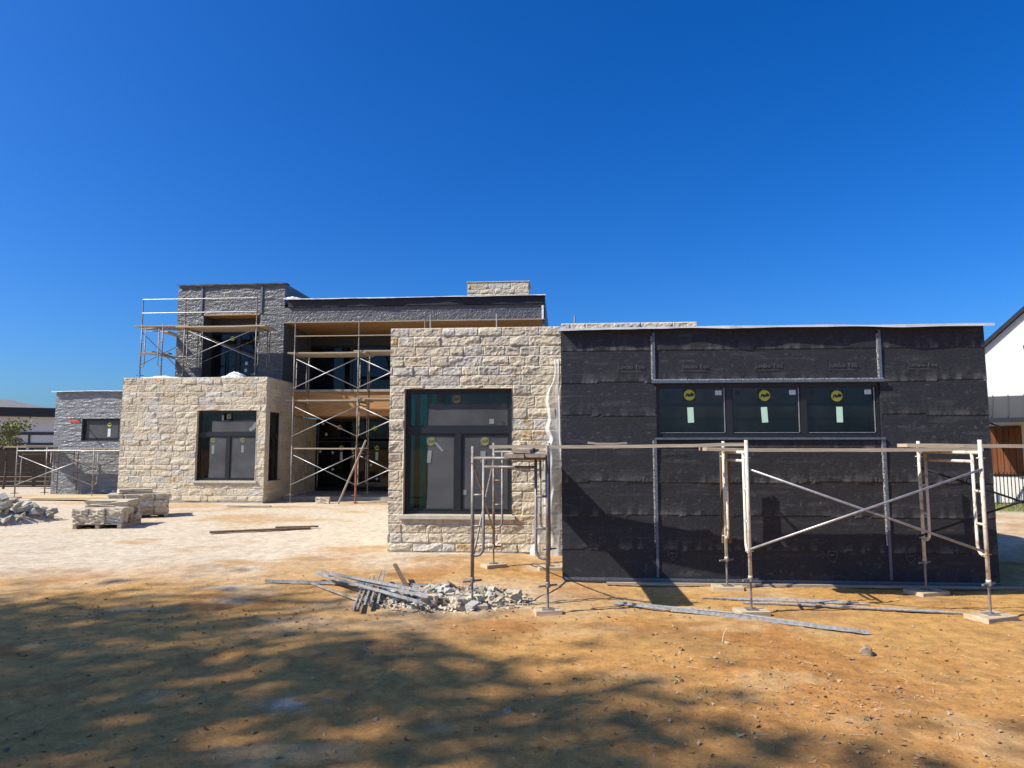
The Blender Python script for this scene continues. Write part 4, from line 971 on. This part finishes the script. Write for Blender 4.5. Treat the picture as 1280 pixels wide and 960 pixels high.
MB().box(-14.1, 4.65, -.05, -.002, 2.75, 2.95).build('band', M['edge'], hl); MB().box(-14.1, 4.65, -.05, -.002, 2.05, 2.2).build('band', M['edge'], hl)
for k in range(4): w0 = MB().box(-2.2+k*1.7, -.7+k*1.7, -.06, -.003, .5, 1.9).build('window', M['frame'], hl)
for k in range(5): MB().box(-6+k*2.2, -5.88+k*2.2, -.06, -.003, 2.2, 2.75).build('mullion', M['edge'], hl)
def tree(x, y, h, cr, ch, n, leafm, label, seed, trunk_r=.16, lsize=.12, clumps=60, group=None, low=.35, cz=None, dens=1.):
    rs = random.Random(seed); z0 = Z(x, y); t = empty('tree', (x, y, z0), label, 'tree', group)
    mb = MB(); top = Vector((rs.uniform(-.2, .2), rs.uniform(-.2, .2), h*.72)); pts = [Vector((0, 0, -.1)), Vector((.05, .02, h*.2)), Vector((.0, .08, h*.45)), top]
    mb.tube(pts, [trunk_r*1.25, trunk_r, trunk_r*.75, trunk_r*.3], 9); tips = []
    cc = cz or h*.68
    for k in range(clumps):
        a = rs.uniform(0, 6.283); e = rs.uniform(-1, 1); rr = rs.uniform(.45, 1.)
        p = Vector((cr*rr*math.cos(a)*math.sqrt(1-e*e*.8), cr*rr*math.sin(a)*math.sqrt(1-e*e*.8), cc+ch*e*rr)); tips.append(p)
        b = pts[1].lerp(top, rs.uniform(.3, 1)); b.z = min(b.z, p.z)
        mid = b.lerp(p, .5)+Vector((rs.uniform(-.2, .2), rs.uniform(-.2, .2), rs.uniform(0, .3)))
        mb.tube([b, mid, p], [trunk_r*.32, trunk_r*.2, trunk_r*.06], 5)
    mb.build('trunk', M['bark'], t, True)
    lf = MB()
    for k in range(n):
        c = rs.choice(tips); s = cr*.21
        p = c+Vector((rs.gauss(0, s), rs.gauss(0, s), rs.gauss(0, s*.7)))
        a, b_ = rs.uniform(0, 6.283), rs.uniform(-1.2, 1.2); d = Vector((math.cos(a)*math.cos(b_), math.sin(a)*math.cos(b_), math.sin(b_))); e = d.orthogonal(); e.rotate(Matrix.Rotation(rs.uniform(0, 6.28), 3, d)); s2 = lsize*rs.uniform(.6, 1.3)
        lf.add([p, p+d*s2*.5+e*s2*.28, p+d*s2, p+d*s2*.5-e*s2*.28], [(0, 1, 2, 3)])
    lf.build('crown', M[leafm], t)
    return t
tree(-21.2, 28.6, 3.1, .8, .6, 1100, 'leaf2', 'small wispy olive-green tree before the white house at far left', 3, .04, .12, 16, cz=2.2)
# tall trees beside the photographer whose dappled shade lies over the foreground
tree(-22.0, .1, 19, 3.6, 2.6, 7600, 'leaf', 'tall leafy tree furthest left of the yard, shading the left foreground', 21, .3, .22, 46, 'trees shading the foreground', cz=15.7)
tree(-17.4, -1.5, 19, 2.8, 2.0, 2500, 'leaf', 'tall leafy tree in the middle of the row shading the foreground', 22, .28, .28, 36, 'trees shading the foreground', cz=15.6)
tree(-14.6, -4.8, 19, 3.0, 2.2, 3000, 'leaf', 'tall leafy tree nearest the camera shading the bottom edge', 23, .28, .28, 36, 'trees shading the foreground', cz=15.6)

# ------------------------------------------------------------------ gravel and litter on the dirt
mb = MB(); rs = random.Random(9)
for k in range(4400):
    if k < 3000: x = rs.uniform(-6, 6); y = 2.8+7.5*rs.random()**1.3
    else: x = rs.gauss(1.9, 1.1); y = rs.gauss(5.0, .7)
    if y < 2.6: continue
    s = .006+.018*rs.random()**4*(1.6 if rs.random() < .1 else 1); z = Z(x, y)+.003
    pts = [Vector((rs.uniform(-1, 1), rs.uniform(-1, 1), rs.uniform(-.3, .9)))*s for _ in range(5)]
    mb.add([(p.x+x, p.y+y, p.z+z) for p in pts], [(0, 1, 2), (0, 3, 1), (1, 3, 2), (2, 3, 0), (0, 4, 1), (1, 4, 2), (2, 4, 0)])
mc = MB()
for k in range(5200):
    x = rs.uniform(-5.5, 5.5); y = 2.9+5.5*rs.random()**1.2
    if vnoise(np.array([x*.8]), np.array([y*.8]), 5)[0] < rs.uniform(-.6, .5): continue
    s = .006+.02*rs.random()**3; z = Z(x, y)+.004
    pts = [Vector((rs.uniform(-1, 1), rs.uniform(-1, 1), rs.uniform(-.4, .8)))*s for _ in range(6)]
    mc.add([(p.x+x, p.y+y, p.z+z) for p in pts], [(0, 1, 2), (0, 3, 1), (1, 3, 2), (2, 3, 0), (0, 4, 1), (1, 4, 2), (2, 4, 0), (3, 5, 0), (5, 1, 3)])
oc = mc.build('soil_crumbs', mat('soil_crumb', (.36, .2, .085), rough=.95, spec=.1, var=.4, scale=3)); oc['kind'] = 'stuff'; oc['label'] = 'crumbs and small clods of orange soil lying on the dirt'; oc['category'] = 'soil'
o = mb.build('gravel', stone_mat('pebble', (.36, .255, .155))); o['kind'] = 'stuff'; o['label'] = 'small pebbles scattered over the sandy dirt'; o['category'] = 'gravel'
mb = MB()
for k in range(220):
    x = rs.gauss(2.6, 1.6); y = rs.gauss(5.4, 1.0)
    if y < 2.8: continue
    a = rs.uniform(0, 6.28); l = rs.uniform(.02, .1); z = Z(x, y)+.008
    mb.tube([(x, y, z), (x+l*math.cos(a), y+l*math.sin(a), z+rs.uniform(0, .01))], .0018, 4)
o = mb.build('straw_litter', M['bone']); o['kind'] = 'stuff'; o['label'] = 'straw and wood splinters strewn on the dirt'; o['category'] = 'litter'
